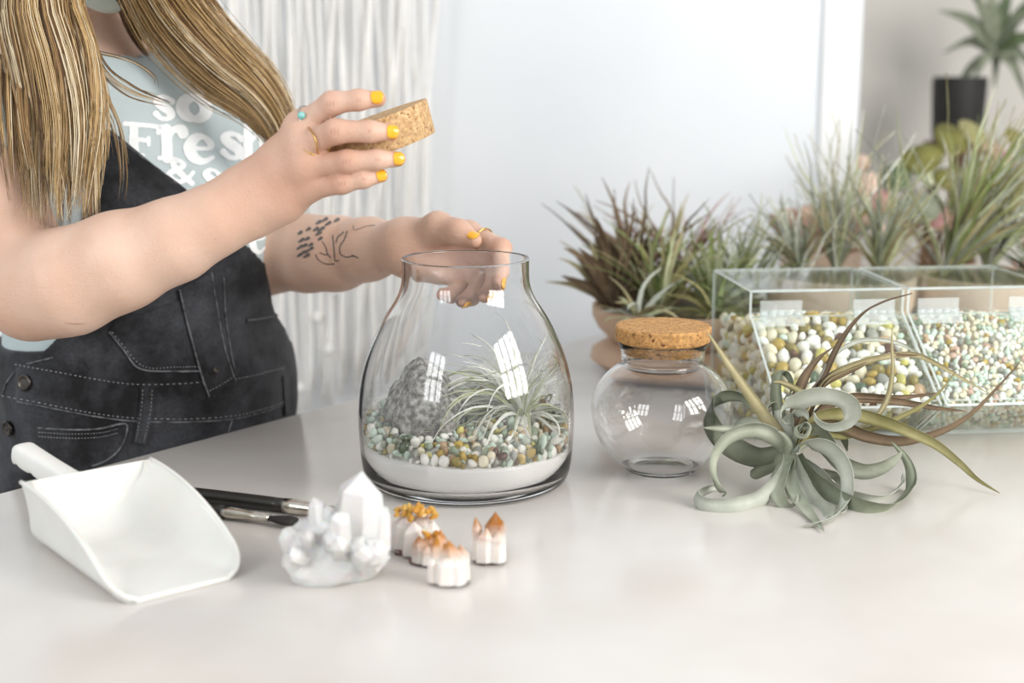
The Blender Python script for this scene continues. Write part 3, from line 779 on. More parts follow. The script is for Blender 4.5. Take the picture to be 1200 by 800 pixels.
# left hand
HL = {
 'I': [(549, 273, 1.705, .0138), (588, 291, 1.660, .0112), (590, 316, 1.633, .0100), (585, 332, 1.620, .0085)],
 'M': [(545, 288, 1.712, .0138), (582, 311, 1.672, .0114), (579, 334, 1.645, .0100), (568, 345, 1.632, .0087)],
 'R': [(536, 302, 1.716, .0132), (563, 329, 1.676, .0110), (553, 346, 1.650, .0098), (542, 351, 1.638, .0085)],
 'P': [(521, 312, 1.718, .0120), (539, 335, 1.684, .0098), (528, 344, 1.664, .0088), (517, 343, 1.653, .0075)]}
fL = {k: fing(v) for k, v in HL.items()}
thumbL = fing([(492, 279, 1.708, .0195), (513, 266, 1.690, .0158), (537, 272, 1.668, .0126), (556, 281.5, 1.650, .0088)])
palmL = [Cap(P(478, 282, 1.722), fL['I'][0][0], .026, .0138), Cap(P(480, 290, 1.722), fL['M'][0][0], .026, .0140), Cap(P(482, 297, 1.722), fL['R'][0][0], .024, .0135),
         Cap(P(484, 303, 1.720), fL['P'][0][0], .020, .0125), Cap(P(488, 306, 1.708), P(512, 316, 1.702), .020, .0165)]
handL = Grp([Grp(palmL + chain(thumbL), .016), Grp([Grp(chain(fL[k]), .006) for k in 'IMRP'], .0016)], .010)
# head: skull, jaw, nose, ears, brow, lips and eyes, turned towards the hands
HD = (P(520, 330, 1.45) - HEADC); HD.z *= .8; HD.normalize()
HU = (Vector((0, 0, 1)) - HD * HD.z).normalized(); HS = HU.cross(HD)          # HS: her left
HAX = np.array([HS[:], HD[:], HU[:]])
def hp(s, d, u): return HEADC + HS * s + HD * d + HU * u
head = Grp([Ell(hp(0, -.012, .035), (.076, .095, .088), HAX), Ell(hp(0, .02, -.03), (.060, .068, .085), HAX), Cap(hp(0, .055, -.085), hp(0, .045, -.06), .024, .035),
            Cap(hp(0, .086, .02), hp(0, .108, -.016), .010, .013), Cap(hp(-.035, .078, .035), hp(.035, .078, .035), .016, .016),
            Cap(hp(-.02, .086, -.045), hp(.02, .086, -.045), .010, .010), Ell(hp(.077, -.008, -.002), (.010, .020, .032), HAX), Ell(hp(-.077, -.008, -.002), (.010, .020, .032), HAX),
            Ell(hp(.032, .076, .012), (.013, .011, .011), HAX), Ell(hp(-.032, .076, .012), (.013, .011, .011), HAX)], .018)
neck = Grp([Cap(NECK0, hp(0, -.025, -.06), .056, .054)], .02)
bodyG = Grp([Grp(torso_items(-0.008), .07), Grp(armR + [handR], .022), Grp(armL + [handL], .022), head, neck], .03)
def body_fn(p, c, R): return np.maximum(field(bodyG, p, c, R), (TZ - 0.22) - p[:, 2])
bv, bf = surface(body_fn, (-0.80, 1.36, TZ - .24), (0.06, 2.16, TZ + 0.92), 0.0022)
print('body', len(bv), len(bf))

def skinmat():
    m, N, L, b = newmat('skin'); setin(b, rough=0.5, sss=0.12, ssss=0.005, spec=0.4); b.inputs['Subsurface Radius'].default_value = (1.0, 0.4, 0.22)
    tc = N.new('ShaderNodeTexCoord')
    n = N.new('ShaderNodeTexNoise'); n.inputs['Scale'].default_value = 14; n.inputs['Detail'].default_value = 6
    L.new(tc.outputs['Object'], n.inputs['Vector'])
    r = N.new('ShaderNodeValToRGB'); r.color_ramp.elements[0].position = .3; r.color_ramp.elements[1].position = .72
    r.color_ramp.elements[0].color = lin('#cba58e'); r.color_ramp.elements[1].color = lin('#d8b8a4'); L.new(n.outputs[0], r.inputs[0])
    at = N.new('ShaderNodeAttribute'); at.attribute_name = 'blush'; mxb = N.new('ShaderNodeMix'); mxb.data_type = 'RGBA'
    L.new(at.outputs['Fac'], mxb.inputs[0]); L.new(r.outputs[0], mxb.inputs['A']); mxb.inputs['B'].default_value = lin('#b37a62')
    L.new(mxb.outputs['Result'], b.inputs['Base Color'])
    n2 = N.new('ShaderNodeTexNoise'); n2.inputs['Scale'].default_value = 420; n2.inputs['Detail'].default_value = 3; L.new(tc.outputs['Object'], n2.inputs['Vector'])
    n3 = N.new('ShaderNodeTexNoise'); n3.inputs['Scale'].default_value = 60; n3.inputs['Detail'].default_value = 4; L.new(tc.outputs['Object'], n3.inputs['Vector'])
    ad = N.new('ShaderNodeMath'); L.new(n2.outputs[0], ad.inputs[0]); L.new(n3.outputs[0], ad.inputs[1])
    bp = N.new('ShaderNodeBump'); bp.inputs['Strength'].default_value = .4; bp.inputs['Distance'].default_value = .0015; L.new(ad.outputs[0], bp.inputs['Height']); L.new(bp.outputs[0], b.inputs['Normal'])
    return m
M['skin'] = skinmat()
person = thing('person', Vector((C0.x, C0.y, 0)), 'woman in black denim overalls and printed pale blue shirt with long blond hair', 'person')
body = mk('body', bv, bf, M['skin'], person)
blush = np.zeros(len(bv))
for fs_ in (fR, fL):
    for k_ in 'IMRP':
        for j_, (amt, rad_) in enumerate(((.38, .016), (.50, .011), (.30, .009), (.50, .012))):
            q_ = np.linalg.norm(bv - np.array(fs_[k_][j_][0]), axis=1) - fs_[k_][j_][1]; blush = np.maximum(blush, amt * np.exp(-(np.maximum(q_, 0) / .006) ** 2) * (np.linalg.norm(bv - np.array(fs_[k_][j_][0]), axis=1) < rad_ * 2.2) * np.clip(1.6 - np.linalg.norm(bv - np.array(fs_[k_][j_][0]), axis=1) / (rad_ * 1.4), 0, 1))
for q_, r_, amt in ((ELR, .075, .22), (thumbL[2][0], .02, .3), (thumbL[3][0], .016, .4), (WRR, .06, .10), (P(345, 195, 1.47), .075, .30), (P(405, 170, 1.45), .06, .22), (P(520, 300, 1.69), .06, .26)):
    blush = np.maximum(blush, amt * np.clip(1.3 - np.linalg.norm(bv - np.array(q_), axis=1) / r_, 0, 1))
at_ = body.data.attributes.new('blush', 'FLOAT', 'POINT'); at_.data.foreach_set('value', blush.astype(np.float32))
BVH_body = BVHTree.FromPolygons([Vector(v) for v in bv], bf.tolist())

# ------------------------------------------------------------------ shirt
sleeveR = chain([(SHR, .070), (SHR.lerp(ELR, .50) + Vector((-.006, 0, 0)), .067)])
sleeveL = chain([(SHL, .066), (SHL.lerp(ELL_, .62), .062)])
HEMR = (ELR - SHR).normalized(); HEMRp = SHR.lerp(ELR, .46)
HEML = (ELL_ - SHL).normalized(); HEMLp = SHL.lerp(ELL_, .60)
shG = Grp([Grp(torso_items(0.0), .07)], .03)
sleeves = (Grp(sleeveR, .03), Grp(sleeveL, .03))
NCEN = np.array(NECK0 + NT * 0.022 + Vector((0, 0, .052)), dtype=np.float32)
NTn = np.array(NT, dtype=np.float32)
def shirt_fn(p, c, R):
    d = field(shG, p, c, R)
    for g, hp_, hd in ((sleeves[0], HEMRp, HEMR), (sleeves[1], HEMLp, HEML)):
        s = field(g, p, c, R); s = np.maximum(s, (p - np.array(hp_, dtype=np.float32)) @ np.array(hd, dtype=np.float32))
        d = _smin(d, s, .03)
    d = d + waves(p, 3, 38, 0.0022)
    # neck opening: a tilted bowl taken out of the top
    q = p - NCEN; rr = np.sqrt(np.sum((q * np.array([1, 1, .8], dtype=np.float32)) ** 2, 1))
    d = np.maximum(d, 0.078 - rr)
    return np.maximum(d, (TZ - 0.02) - p[:, 2])
sv, sf = surface(shirt_fn, (-0.80, 1.56, TZ - .05), (-0.20, 2.16, TZ + 0.56), 0.004)
M['shirt'] = noisy('pale_blue_cotton', '#bfcacb', '#b2bfc0', scale=9, rough=0.9, bump=0.25, bscale=500, sheen=.2)
shirt = mk('shirt', sv, sf, M['shirt'], person); shirt['label'] = 'pale blue cotton shirt with white lettering'
BVH_shirt = BVHTree.FromPolygons([Vector(v) for v in sv], sf.tolist())

# ------------------------------------------------------------------ overalls
def cast(bvh, px, py, default=None):
    r = ray(px, py).normalized(); hit = bvh.ray_cast(CAM, r)
    if hit[0] is None: return (default, -r)
    return hit[0], hit[1]
def theta_z(q):
    rel = Vector(q) - C0; return math.atan2(rel.dot(UT), rel.dot(NT)), rel.z
ovG = Grp(torso_items(0.009), .07)
def ov_solid(p, c, R): return field(ovG, p, c, R) + waves(p, 8, 30, .0035) + waves(p, 12, 75, .0014)
pv, pf = surface(ov_solid, (-0.78, 1.60, TZ - .12), (-0.22, 2.14, TZ + 0.40), 0.008)
BVH_ov0 = BVHTree.FromPolygons([Vector(v) for v in pv], pf.tolist())
cutpx = [(2, 411), (25, 413), (45, 413), (58, 403), (70, 380), (96, 250), (112, 160), (120, 150), (170, 184), (222, 222), (262, 258), (290, 286), (308, 302), (322, 320), (334, 345), (342, 366)]
cut = []
for px, py in cutpx:
    q, nn = cast(BVH_ov0, px, py)
    if q is None: print('cut miss', px, py); continue
    cut.append(theta_z(q))
print('cut', [(round(a, 2), round(z - TZ, 3)) for a, z in cut])
cut.sort(); ct = np.array([-3.2, cut[0][0] - .12] + [c[0] for c in cut] + [cut[-1][0] + .25, 3.2]); cz = np.array([TZ + .12, cut[0][1]] + [c[1] for c in cut] + [cut[-1][1] - .10, TZ + .02])
hipL, hipR = Bd(.095, 0, TZ - .16), Bd(-.095, 0, TZ - .16)
legsG = Grp(torso_items(0.009) + chain([(hipL, .105), (Bd(.10, .02, TZ - .45), .085), (Bd(.10, 0, .12), .075)]) + chain([(hipR, .105), (Bd(-.10, .02, TZ - .45), .085), (Bd(-.10, 0, .12), .075)]), .06)
UTn = np.array(UT, dtype=np.float32); C0n = np.array(C0, dtype=np.float32)
En = np.array(EN, dtype=np.float32); E0n = np.array(E0, dtype=np.float32)
def ov_fn(p, c, R):
    d = field(legsG, p, c, R) + waves(p, 8, 30, .0035) + waves(p, 12, 75, .0014)
    rel = p - C0n; th_ = np.arctan2(rel @ UTn, rel @ NTn); h = np.interp(th_, ct, cz).astype(np.float32)
    d = np.maximum(d, (p[:, 2] - h) * 0.6)
    d = np.maximum(d, .10 - p[:, 2])
    return np.maximum(d, (p - E0n) @ En + 0.0025)         # pressed flat against the table edge
ov, of = surface(ov_fn, (-0.80, 1.54, .08), (-0.20, 2.16, TZ + 0.42), 0.0042)
def denim():
    m, N, L, b = newmat('black_denim'); setin(b, rough=0.88, spec=.25, sheen=.15)
    tc = N.new('ShaderNodeTexCoord')
    n = N.new('ShaderNodeTexNoise'); n.inputs['Scale'].default_value = 11; n.inputs['Detail'].default_value = 7; n.inputs['Roughness'].default_value = .65
    n2 = N.new('ShaderNodeTexNoise'); n2.inputs['Scale'].default_value = 260; n2.inputs['Detail'].default_value = 3
    for x in (n, n2): L.new(tc.outputs['Object'], x.inputs['Vector'])
    r = N.new('ShaderNodeValToRGB'); r.color_ramp.elements[0].position = .40; r.color_ramp.elements[1].position = .74
    r.color_ramp.elements[0].color = lin('#131315'); r.color_ramp.elements[1].color = lin('#4a4b50'); L.new(n.outputs[0], r.inputs[0])
    mx = N.new('ShaderNodeMix'); mx.data_type = 'RGBA'; mx.blend_type = 'OVERLAY'; mx.inputs[0].default_value = .55; L.new(r.outputs[0], mx.inputs['A']); L.new(n2.outputs[0], mx.inputs['B'])
    L.new(mx.outputs['Result'], b.inputs['Base Color'])
    wv = N.new('ShaderNodeTexWave'); wv.inputs['Scale'].default_value = 300; wv.wave_type = 'BANDS'; wv.bands_direction = 'DIAGONAL'; L.new(tc.outputs['Object'], wv.inputs['Vector'])
    bp = N.new('ShaderNodeBump'); bp.inputs['Strength'].default_value = .3; bp.inputs['Distance'].default_value = .001; L.new(wv.outputs[0], bp.inputs['Height'])
    bp2 = N.new('ShaderNodeBump'); bp2.inputs['Strength'].default_value = .5; bp2.inputs['Distance'].default_value = .004; L.new(n.outputs[0], bp2.inputs['Height']); L.new(bp.outputs[0], bp2.inputs['Normal'])
    L.new(bp2.outputs[0], b.inputs['Normal'])
    return m
M['denim'] = denim()
M['stitch'] = noisy('faded_seam', '#9a9a9a', '#6d6d6f', scale=220, rough=.9)
M['seam'] = noisy('worn_seam_edge', '#77787b', '#3a3a3d', scale=120, rough=.9)
M['button'] = noisy('dark_metal_button', '#55504b', '#37332f', scale=60, rough=.3, metal=.9)
overalls = mk('overalls', ov, of, M['denim'], person); overalls['label'] = 'faded black denim bib overalls'
BVH_ov = BVHTree.FromPolygons([Vector(v) for v in ov], of.tolist())
def on_cloth(px, py, off, bvh=None):
    q, nn = cast(bvh or BVH_ov, px, py)
    if q is None: return None
    return q + nn * off
def respline(pts, n):
    return spline([(a, b_, 0) for a, b_ in pts], n)[:, :2]
def patch(name, A, B_, n, m_, thick, mat, parent, bvh=None, edge=True):
    """raised cloth patch between two pixel polylines, following the surface"""
    a = respline(A, n); b_ = respline(B_, n); top = []; ok = True
    for i in range(n):
        row = []
        for j in range(m_):
            q = a[i] * (1 - j / (m_ - 1)) + b_[i] * (j / (m_ - 1)); h = on_cloth(q[0], q[1], thick, bvh)
            row.append(h)
        top.append(row)
    flat = [h for r in top for h in r]
    last = next((h for h in flat if h is not None), None)
    if last is None: print('patch miss', name); return None
    for i in range(n):
        for j in range(m_):
            if top[i][j] is None: top[i][j] = last
            last = top[i][j]
    V = [h for r in top for h in r]; K = len(V)
    view = lambda h: (h - CAM).normalized()
    V += [h + view(h) * (thick * 2.2 + .001) for h in V[:K]]
    Fc = []
    for i in range(n - 1):
        for j in range(m_ - 1):
            q = (i * m_ + j, i * m_ + j + 1, (i + 1) * m_ + j + 1, (i + 1) * m_ + j); Fc.append(q); Fc.append(tuple(K + x for x in q[::-1]))
    bd = [(0, j) for j in range(m_)] + [(i, m_ - 1) for i in range(1, n)] + [(n - 1, j) for j in range(m_ - 2, -1, -1)] + [(i, 0) for i in range(n - 2, 0, -1)]
    bd = [i * m_ + j for i, j in bd]
    for x, y in zip(bd, bd[1:] + bd[:1]): Fc.append((x, y, K + y, K + x))
    o = recalc(mk(name, V, Fc, mat, parent)); return autosmooth(o, 50)
def seam(name, pts, n, r, off, mat, parent, bvh=None, dash=None):
    q = respline(pts, n); mb = MB(); run = []
    pts3 = [on_cloth(x, y, off, bvh) for x, y in q]
    pts3 = [p for p in pts3 if p is not None]
    if len(pts3) < 3: return None
    if dash:
        for i in range(0, len(pts3) - 1, 2): mb.tube([pts3[i], pts3[i].lerp(pts3[i + 1], .9)], r, 5)
    else: mb.tube(pts3, r, 6)
    return mb.build(name, mat, parent)
band = patch('waistband', [(20, 424), (63, 432), (110, 441), (157, 447), (215, 446), (270, 441), (305, 434), (333, 427)], [(20, 469), (63, 477), (110, 486), (157, 492), (215, 493), (270, 490), (305, 482), (333, 473)], 30, 8, .0022, M['denim'], overalls)
for i, off in ((0, 3), (1, -3)):
    src = [(20, 424), (63, 432), (110, 441), (157, 447), (215, 446), (270, 441), (305, 434), (330, 428)] if i == 0 else [(5, 466), (63, 477), (110, 486), (157, 492), (215, 493), (270, 490), (305, 482), (330, 474)]
    seam('stitching', [(x, y + off) for x, y in src], 120, .0006, .0036, M['stitch'], overalls, dash=True)
seam('seam', [(20, 470), (63, 478), (110, 487), (157, 493), (215, 494), (270, 491), (305, 483), (330, 475)], 40, .0013, .001, M['seam'], overalls)
pk = patch('bib_pocket', [(128, 388), (165, 432), (205, 434), (246, 434)], [(136, 372), (165, 368), (200, 356), (240, 342)], 16, 12, .0022, M['denim'], overalls)
seam('stitching', [(131, 388), (166, 428), (205, 430), (238, 430)], 60, .0006, .0034, M['stitch'], overalls, dash=True)
seam('seam', [(128, 388), (145, 410), (164, 432), (205, 435), (240, 435)], 30, .0011, .0026, M['seam'], overalls)
fl = patch('bib_flap', [(208, 338), (218, 380), (230, 425), (242, 464)], [(246, 318), (252, 360), (260, 405), (273, 446)], 16, 8, .0048, M['denim'], overalls)
seam('seam', [(208, 338), (218, 380), (230, 425), (242, 464)], 24, .0012, .0052, M['seam'], overalls)
seam('seam', [(246, 318), (252, 360), (260, 405), (273, 446)], 24, .0009, .0052, M['seam'], overalls)
seam('stitching', [(242, 457), (257, 449), (271, 440)], 18, .0006, .0060, M['stitch'], overalls, dash=True)
seam('seam', [(262, 325), (264, 370), (270, 410), (276, 440)], 24, .0009, .0008, M['seam'], overalls)
patch('welt_pocket', [(288, 372), (305, 369), (322, 366), (338, 364)], [(288, 379), (305, 377), (322, 374), (338, 372)], 14, 4, .0026, M['denim'], overalls)
seam('stitching', [(289, 375), (305, 373), (322, 370), (337, 368)], 40, .0006, .0036, M['stitch'], overalls, dash=True)
patch('belt_loop', [(165, 452), (163, 475), (160, 498), (157, 516)], [(181, 453), (179, 476), (175, 499), (170, 519)], 12, 5, .0062, M['denim'], overalls)
for k in (0, 1): seam('stitching', [(167 + 11 * k, 456), (165 + 11 * k, 478), (162 + 10 * k, 500), (159 + 9 * k, 515)], 30, .0005, .0068, M['stitch'], overalls, dash=True)
patch('belt_loop', [(328, 440), (329, 455), (330, 470), (331, 486)], [(334, 438), (335, 453), (335.5, 468), (336, 484)], 8, 4, .005, M['denim'], overalls)
seam('seam', [(45, 501), (80, 503), (115, 502), (146, 496), (148, 508), (140, 526), (125, 539), (108, 546)], 50, .0012, .0012, M['seam'], overalls)
for k in (5, 10): seam('stitching', [(46, 501 + k), (80, 503 + k), (115, 502 + k), (138, 497 + k)], 60, .0006, .0012, M['stitch'], overalls, dash=True)
seam('seam', [(272, 491), (269, 500), (266, 510), (262, 520)], 14, .0011, .001, M['seam'], overalls)
seam('seam', [(3, 463), (10, 446), (27, 429), (62, 419)], 24, .0012, .001, M['seam'], overalls)
seam('seam', [(122, 153), (170, 187), (221, 225)], 30, .0009, .0008, M['seam'], overalls)
for px, py, rr in ((32, 448, .0105), (13, 501, .0100), (250, 434, .0042), (176, 460, .002)):
    q, nn = cast(BVH_ov, px, py)
    if q is None: continue
    rotm = nn.to_track_quat('Z', 'Y').to_matrix(); b = MB()
    b.lathe(q + nn * .004, [(0, -.004), (rr * .8, -.004), (rr, 0), (rr, .002), (rr * .85, .0036), (rr * .7, .003), (rr * .62, .0022), (rr * .3, .0024), (0, .003)], 28, M=rotm); b.build('button', M['button'], overalls)
# shoes, out of sight below the table
for s_ in (-.10, .10):
    sg = Grp([Cap(Bd(s_, -.06, .055), Bd(s_ * 1.1, .10, .045), .042, .040), Cap(Bd(s_, -.03, .07), Bd(s_, -.02, .13), .045, .045)], .03)
    v_, f_ = surface(lambda p, c, R: np.maximum(field(sg, p, c, R), .003 - p[:, 2]), np.array(Bd(s_, 0, 0)) - [.25, .25, 0], np.array(Bd(s_, 0, 0)) + [.25, .25, .25], .006)
    mk('shoe', v_, f_, M['trim'], person)

# ------------------------------------------------------------------ flat print on cloth and skin
def decal(name, strokes, mat, parent, bvh, off, step=0.6, mx=None):
    """strokes: polylines of (px, py, half-width in px); the print follows the surface"""
    segs = []
    for st in strokes:
        if len(st) == 1: st = [st[0], (st[0][0] + .01, st[0][1], st[0][2])]
        q = spline(st, max(2, (len(st) - 1) * 5 + 1)) if len(st) > 2 else np.array(st, dtype=float)
        for a, b_ in zip(q[:-1], q[1:]): segs.append((a, b_))
    A = np.array([s[0] for s in segs]); Bq = np.array([s[1] for s in segs]); wmax = max(A[:, 2].max(), Bq[:, 2].max()) + 1
    x0, x1 = min(A[:, 0].min(), Bq[:, 0].min()) - wmax, max(A[:, 0].max(), Bq[:, 0].max()) + wmax
    y0, y1 = min(A[:, 1].min(), Bq[:, 1].min()) - wmax, max(A[:, 1].max(), Bq[:, 1].max()) + wmax
    gx = np.arange(x0, x1, step); gy = np.arange(y0, y1, step); X, Y = np.meshgrid(gx, gy, indexing='ij')
    D = np.full(X.shape, 99.0)
    for a, b_ in zip(A, Bq):
        d = b_[:2] - a[:2]; l2 = d @ d + 1e-9; t = np.clip(((X - a[0]) * d[0] + (Y - a[1]) * d[1]) / l2, 0, 1)
        D = np.minimum(D, np.hypot(X - a[0] - t * d[0], Y - a[1] - t * d[1]) - (a[2] + t * (b_[2] - a[2])))
    ins = D < 0; cell = ins[:-1, :-1] & ins[1:, :-1] & ins[:-1, 1:] & ins[1:, 1:]
    V = []; Fc = []; ix = {}
    def vid(i, j):
        if (i, j) not in ix:
            q, nn = cast(bvh, X[i, j], Y[i, j])
            if q is None: ix[(i, j)] = None
            else: ix[(i, j)] = len(V); V.append(q + nn * off)
        return ix[(i, j)]
    for i, j in np.argwhere(cell):
        q = [vid(i, j), vid(i, j + 1), vid(i + 1, j + 1), vid(i + 1, j)]
        if None in q: continue
        P_ = [V[k] for k in q]
        if max((P_[k] - P_[(k + 1) % 4]).length for k in range(4)) > .008: continue
        Fc.append(q)
    if not Fc: print('decal miss', name); return None
    o = mk(name, V, Fc, mat, parent); return o
def arc(cx, cy, rx, ry, a0, a1, w0, w1=None, n=14, wmid=None):
    out = []
    for t in np.linspace(0, 1, n):
        a = math.radians(a0 + (a1 - a0) * t); w_ = w0 + ((w1 if w1 is not None else w0) - w0) * t
        if wmid is not None: w_ += (wmid - w_) * math.sin(math.pi * t)
        out.append((cx + rx * math.cos(a), cy - ry * math.sin(a), w_))
    return out
def glyph(ch):
    """fat soft-serif letters in a unit box, y down"""
    if ch in 'oO': return [[(.5 + .33 * math.cos(a), .5 - .34 * math.sin(a), .10 + .085 * abs(math.cos(a))) for a in np.linspace(0, 2 * math.pi, 24)]]
    if ch in 'sS': return [[(.80, .25, .10), (.62, .13, .07), (.40, .13, .09), (.24, .28, .13), (.42, .44, .15), (.64, .56, .15), (.76, .72, .13), (.60, .88, .08), (.38, .88, .08), (.20, .74, .11)]]
    if ch == 'F': return [[(.30, .10, .10), (.30, .90, .13)], [(.10, .92, .06), (.52, .92, .06)], [(.08, .07, .06), (.86, .07, .06), (.90, .22, .07)], [(.30, .48, .06), (.66, .48, .06)], [(.66, .40, .05), (.66, .60, .05)]]
    if ch == 'r': return [[(.30, .14, .14), (.32, .90, .15)], [(.08, .93, .06), (.60, .93, .06)], [(.10, .10, .06), (.34, .08, .08)], [(.36, .36, .08), (.52, .14, .09), (.74, .12, .14), (.80, .22, .14)]]
    if ch == 'e': return [[(.30, .52, .07), (.74, .46, .06), (.78, .32, .10), (.58, .12, .08), (.34, .20, .14), (.20, .50, .17), (.32, .80, .15), (.58, .90, .09), (.84, .74, .06)]]
    if ch == 'h': return [[(.22, .02, .12), (.24, .90, .13)], [(.04, .93, .05), (.44, .93, .05)], [(.32, .50, .06), (.50, .34, .09), (.72, .40, .13), (.76, .90, .13)], [(.60, .93, .05), (.96, .93, .05)]]
    if ch == 'n': return [[(.22, .14, .14), (.24, .90, .14)], [(.04, .93, .05), (.44, .93, .05)], [(.32, .36, .07), (.50, .16, .10), (.72, .24, .15), (.76, .90, .14)], [(.60, .93, .05), (.96, .93, .05)]]
    if ch == '&': return [[(.90, .50, .08), (.72, .76, .09), (.46, .92, .09), (.20, .82, .12), (.18, .62, .12), (.42, .44, .10), (.60, .26, .10), (.48, .10, .08), (.30, .14, .10), (.30, .30, .11), (.52, .60, .12), (.86, .92, .10)]]
    if ch == 'c': return [[(.80, .30, .10), (.60, .12, .08), (.34, .18, .13), (.20, .50, .16), (.34, .82, .14), (.60, .90, .08), (.84, .74, .06)]]
    if ch == 'l': return [[(.5, .05, .2), (.5, .92, .2)]]
    if ch == 'a': return [[(.70, .3, .14), (.5, .12, .08), (.24, .22, .1)], [(.70, .25, .15), (.74, .9, .14)], [(.66, .48, .07), (.3, .58, .12), (.26, .8, .13), (.5, .9, .08), (.68, .78, .06)]]
M['print'] = noisy('white_print', '#f3f5f4', '#eceeee', scale=90, rough=.85)
def letter(ch, x0, y0, x1, y1, slant=.10):
    st = []
    for s_ in glyph(ch):
        st.append([(x0 + q[0] * (x1 - x0), y0 + q[1] * (y1 - y0) + (q[0] - .5) * slant * (x1 - x0), q[2] * 1.22 * min(x1 - x0, y1 - y0)) for q in s_])
    o = decal('letter', st, M['print'], shirt, BVH_shirt, .0009)
    return o
for ch, bx in [('S', (176, 110, 208, 143)), ('o', (206, 109, 248, 145)), ('F', (142, 144, 190, 186)), ('r', (183, 146, 222, 190)), ('e', (213, 156, 256, 193)), ('s', (254, 153, 290, 189)), ('h', (282, 142, 318, 192)),
               ('&', (192, 186, 230, 216)), ('s', (234, 196, 262, 228)), ('o', (262, 200, 292, 234)), ('e', (290, 262, 313, 299)), ('n', (312, 263, 338, 300))]:
    letter(ch, *bx)
M['ink'] = noisy('tattoo_ink', '#4f4a48', '#6a625e', scale=300, rough=.55)
def tz(pts, w_=.8): return [(330 + x / 10, 240 + y / 10, w_) for x, y in pts]
tat = [tz([(400, 580), (430, 640), (520, 690), (620, 690)]), tz([(600, 360), (610, 450), (620, 560), (630, 650), (680, 650)]), tz([(480, 430), (520, 500), (540, 570), (580, 620)]), tz([(450, 560), (500, 580), (550, 585)]),
       tz([(730, 320), (660, 380), (640, 440)]), tz([(770, 310), (740, 400), (690, 480), (690, 570), (760, 610), (840, 600), (900, 620)]), tz([(840, 240), (860, 295), (1000, 250), (1090, 240)], .5),
       tz([(830, 590), (870, 605)], 1.1)]
rt = random.Random(4)
for x, y, L_ in [(500, 180, 60), (540, 225, 60), (430, 210, 50), (640, 185, 50), (460, 290, 70), (400, 290, 50), (430, 340, 60), (450, 400, 40), (340, 470, 40), (215, 330, 40), (230, 420, 60), (215, 500, 70), (270, 480, 50), (210, 590, 50), (290, 600, 60), (290, 550, 50), (345, 515, 40), (250, 560, 40), (310, 290, 40), (300, 400, 40)]:
    tat.append([(330 + (x - L_ * .4) / 10, 240 + (y + L_ * .25) / 10, 1.3), (330 + (x + L_ * .4) / 10, 240 + (y - L_ * .25) / 10, 2.1), (330 + (x + L_ * .6) / 10, 240 + (y - L_ * .3) / 10, .7)])
o = decal('tattoo', tat, M['ink'], body, BVH_body, .0006, .35)
if o: o['label'] = 'dark line tattoo of a figure on the forearm'

M['crease'] = noisy('skin_crease', '#a87563', '#b5826f', scale=200, rough=.6)
cr_ = []
for cx, cy, hh in ((389, 121, 8), (394, 154, 9), (408, 189, 8), (402, 215, 7)):
    for dx in (-5, -1.5, 2.5): cr_.append([(cx + dx, cy - hh * .5, .25), (cx + dx - .8, cy, .5), (cx + dx, cy + hh * .5, .25)])
for cx, cy, hh in ((421, 117, 6), (434, 154, 6), (443, 187, 5.5), (427, 210, 5)):
    for dx in (-1.5, 1.5): cr_.append([(cx + dx, cy - hh * .5, .2), (cx + dx - .5, cy, .4), (cx + dx, cy + hh * .5, .2)])
cr_ += [[(75, 378, .3), (88, 379.5, .6), (100, 379, .3)], [(132, 359, .7)], [(252, 280, .7)]]
decal('skin_creases', cr_, M['crease'], body, BVH_body, .0003, .35)
# ------------------------------------------------------------------ nails and finger rings
M['nail'] = noisy('yellow_nail_polish', '#f2ae1c', '#eaa414', scale=40, rough=.14, coat=.5)
def nail(c0, c1, r0, dorsal, wid=0.86, lenf=1.0):
    """curved plate on the back of a fingertip"""
    ax = (c1 - c0).normalized(); dr = (dorsal - ax * dorsal.dot(ax)).normalized(); sd_ = ax.cross(dr)
    L_ = r0 * 1.55 * lenf; cen = c1 - ax * (r0 * .12); V = []; Fc = []; n, m_ = 11, 9
    for lay, off in ((0, .0009), (1, -.0008)):
        for i in range(n):
            t = i / (n - 1) * 2 - 1
            hw = (1 - abs(t) ** 3.2) ** .5 if abs(t) < 1 else 0.0
            hw = max(hw, .22)
            for j in range(m_):
                a = (j / (m_ - 1) * 2 - 1) * wid * hw
                rr = r0 * (1.02 - .10 * max(0, t) ** 2) + off
                V.append(cen + ax * (t * L_ / 2 * 1.0) + dr * (math.cos(a) * rr) + sd_ * (math.sin(a) * rr))
    K = n * m_
    for i in range(n - 1):
        for j in range(m_ - 1):
            q = (i * m_ + j, i * m_ + j + 1, (i + 1) * m_ + j + 1, (i + 1) * m_ + j); Fc += [q, tuple(K + x for x in q[::-1])]
    bd = [j for j in range(m_)] + [i * m_ + m_ - 1 for i in range(1, n)] + [(n - 1) * m_ + j for j in range(m_ - 2, -1, -1)] + [i * m_ for i in range(n - 2, 0, -1)]
    for x, y in zip(bd, bd[1:] + bd[:1]): Fc.append((x, y, K + y, K + x))
    o = recalc(mk('fingernail', V, Fc, M['nail'], body)); return o
cam_dir = lambda p: (CAM - p).normalized()
for k in 'IMRP':
    (a, ra), (b_, rb) = fR[k][-2], fR[k][-1]
    nail(a, b_, rb, cam_dir(b_) + Vector((.15, 0, .35 if k == 'I' else .1)))
(a, ra), (b_, rb) = thumbL[-2], thumbL[-1]; nail(a, b_, rb, cam_dir(b_) * .7 + Vector((.1, 0, .75)), .8, 1.1)
for k, dv in (('I', Vector((1, -.2, .1))), ('M', Vector((.9, -.5, -.35))), ('R', Vector((.3, -.6, -.8)))):
    (a, ra), (b_, rb) = fL[k][-2], fL[k][-1]; nail(a, b_, rb, dv, .8)
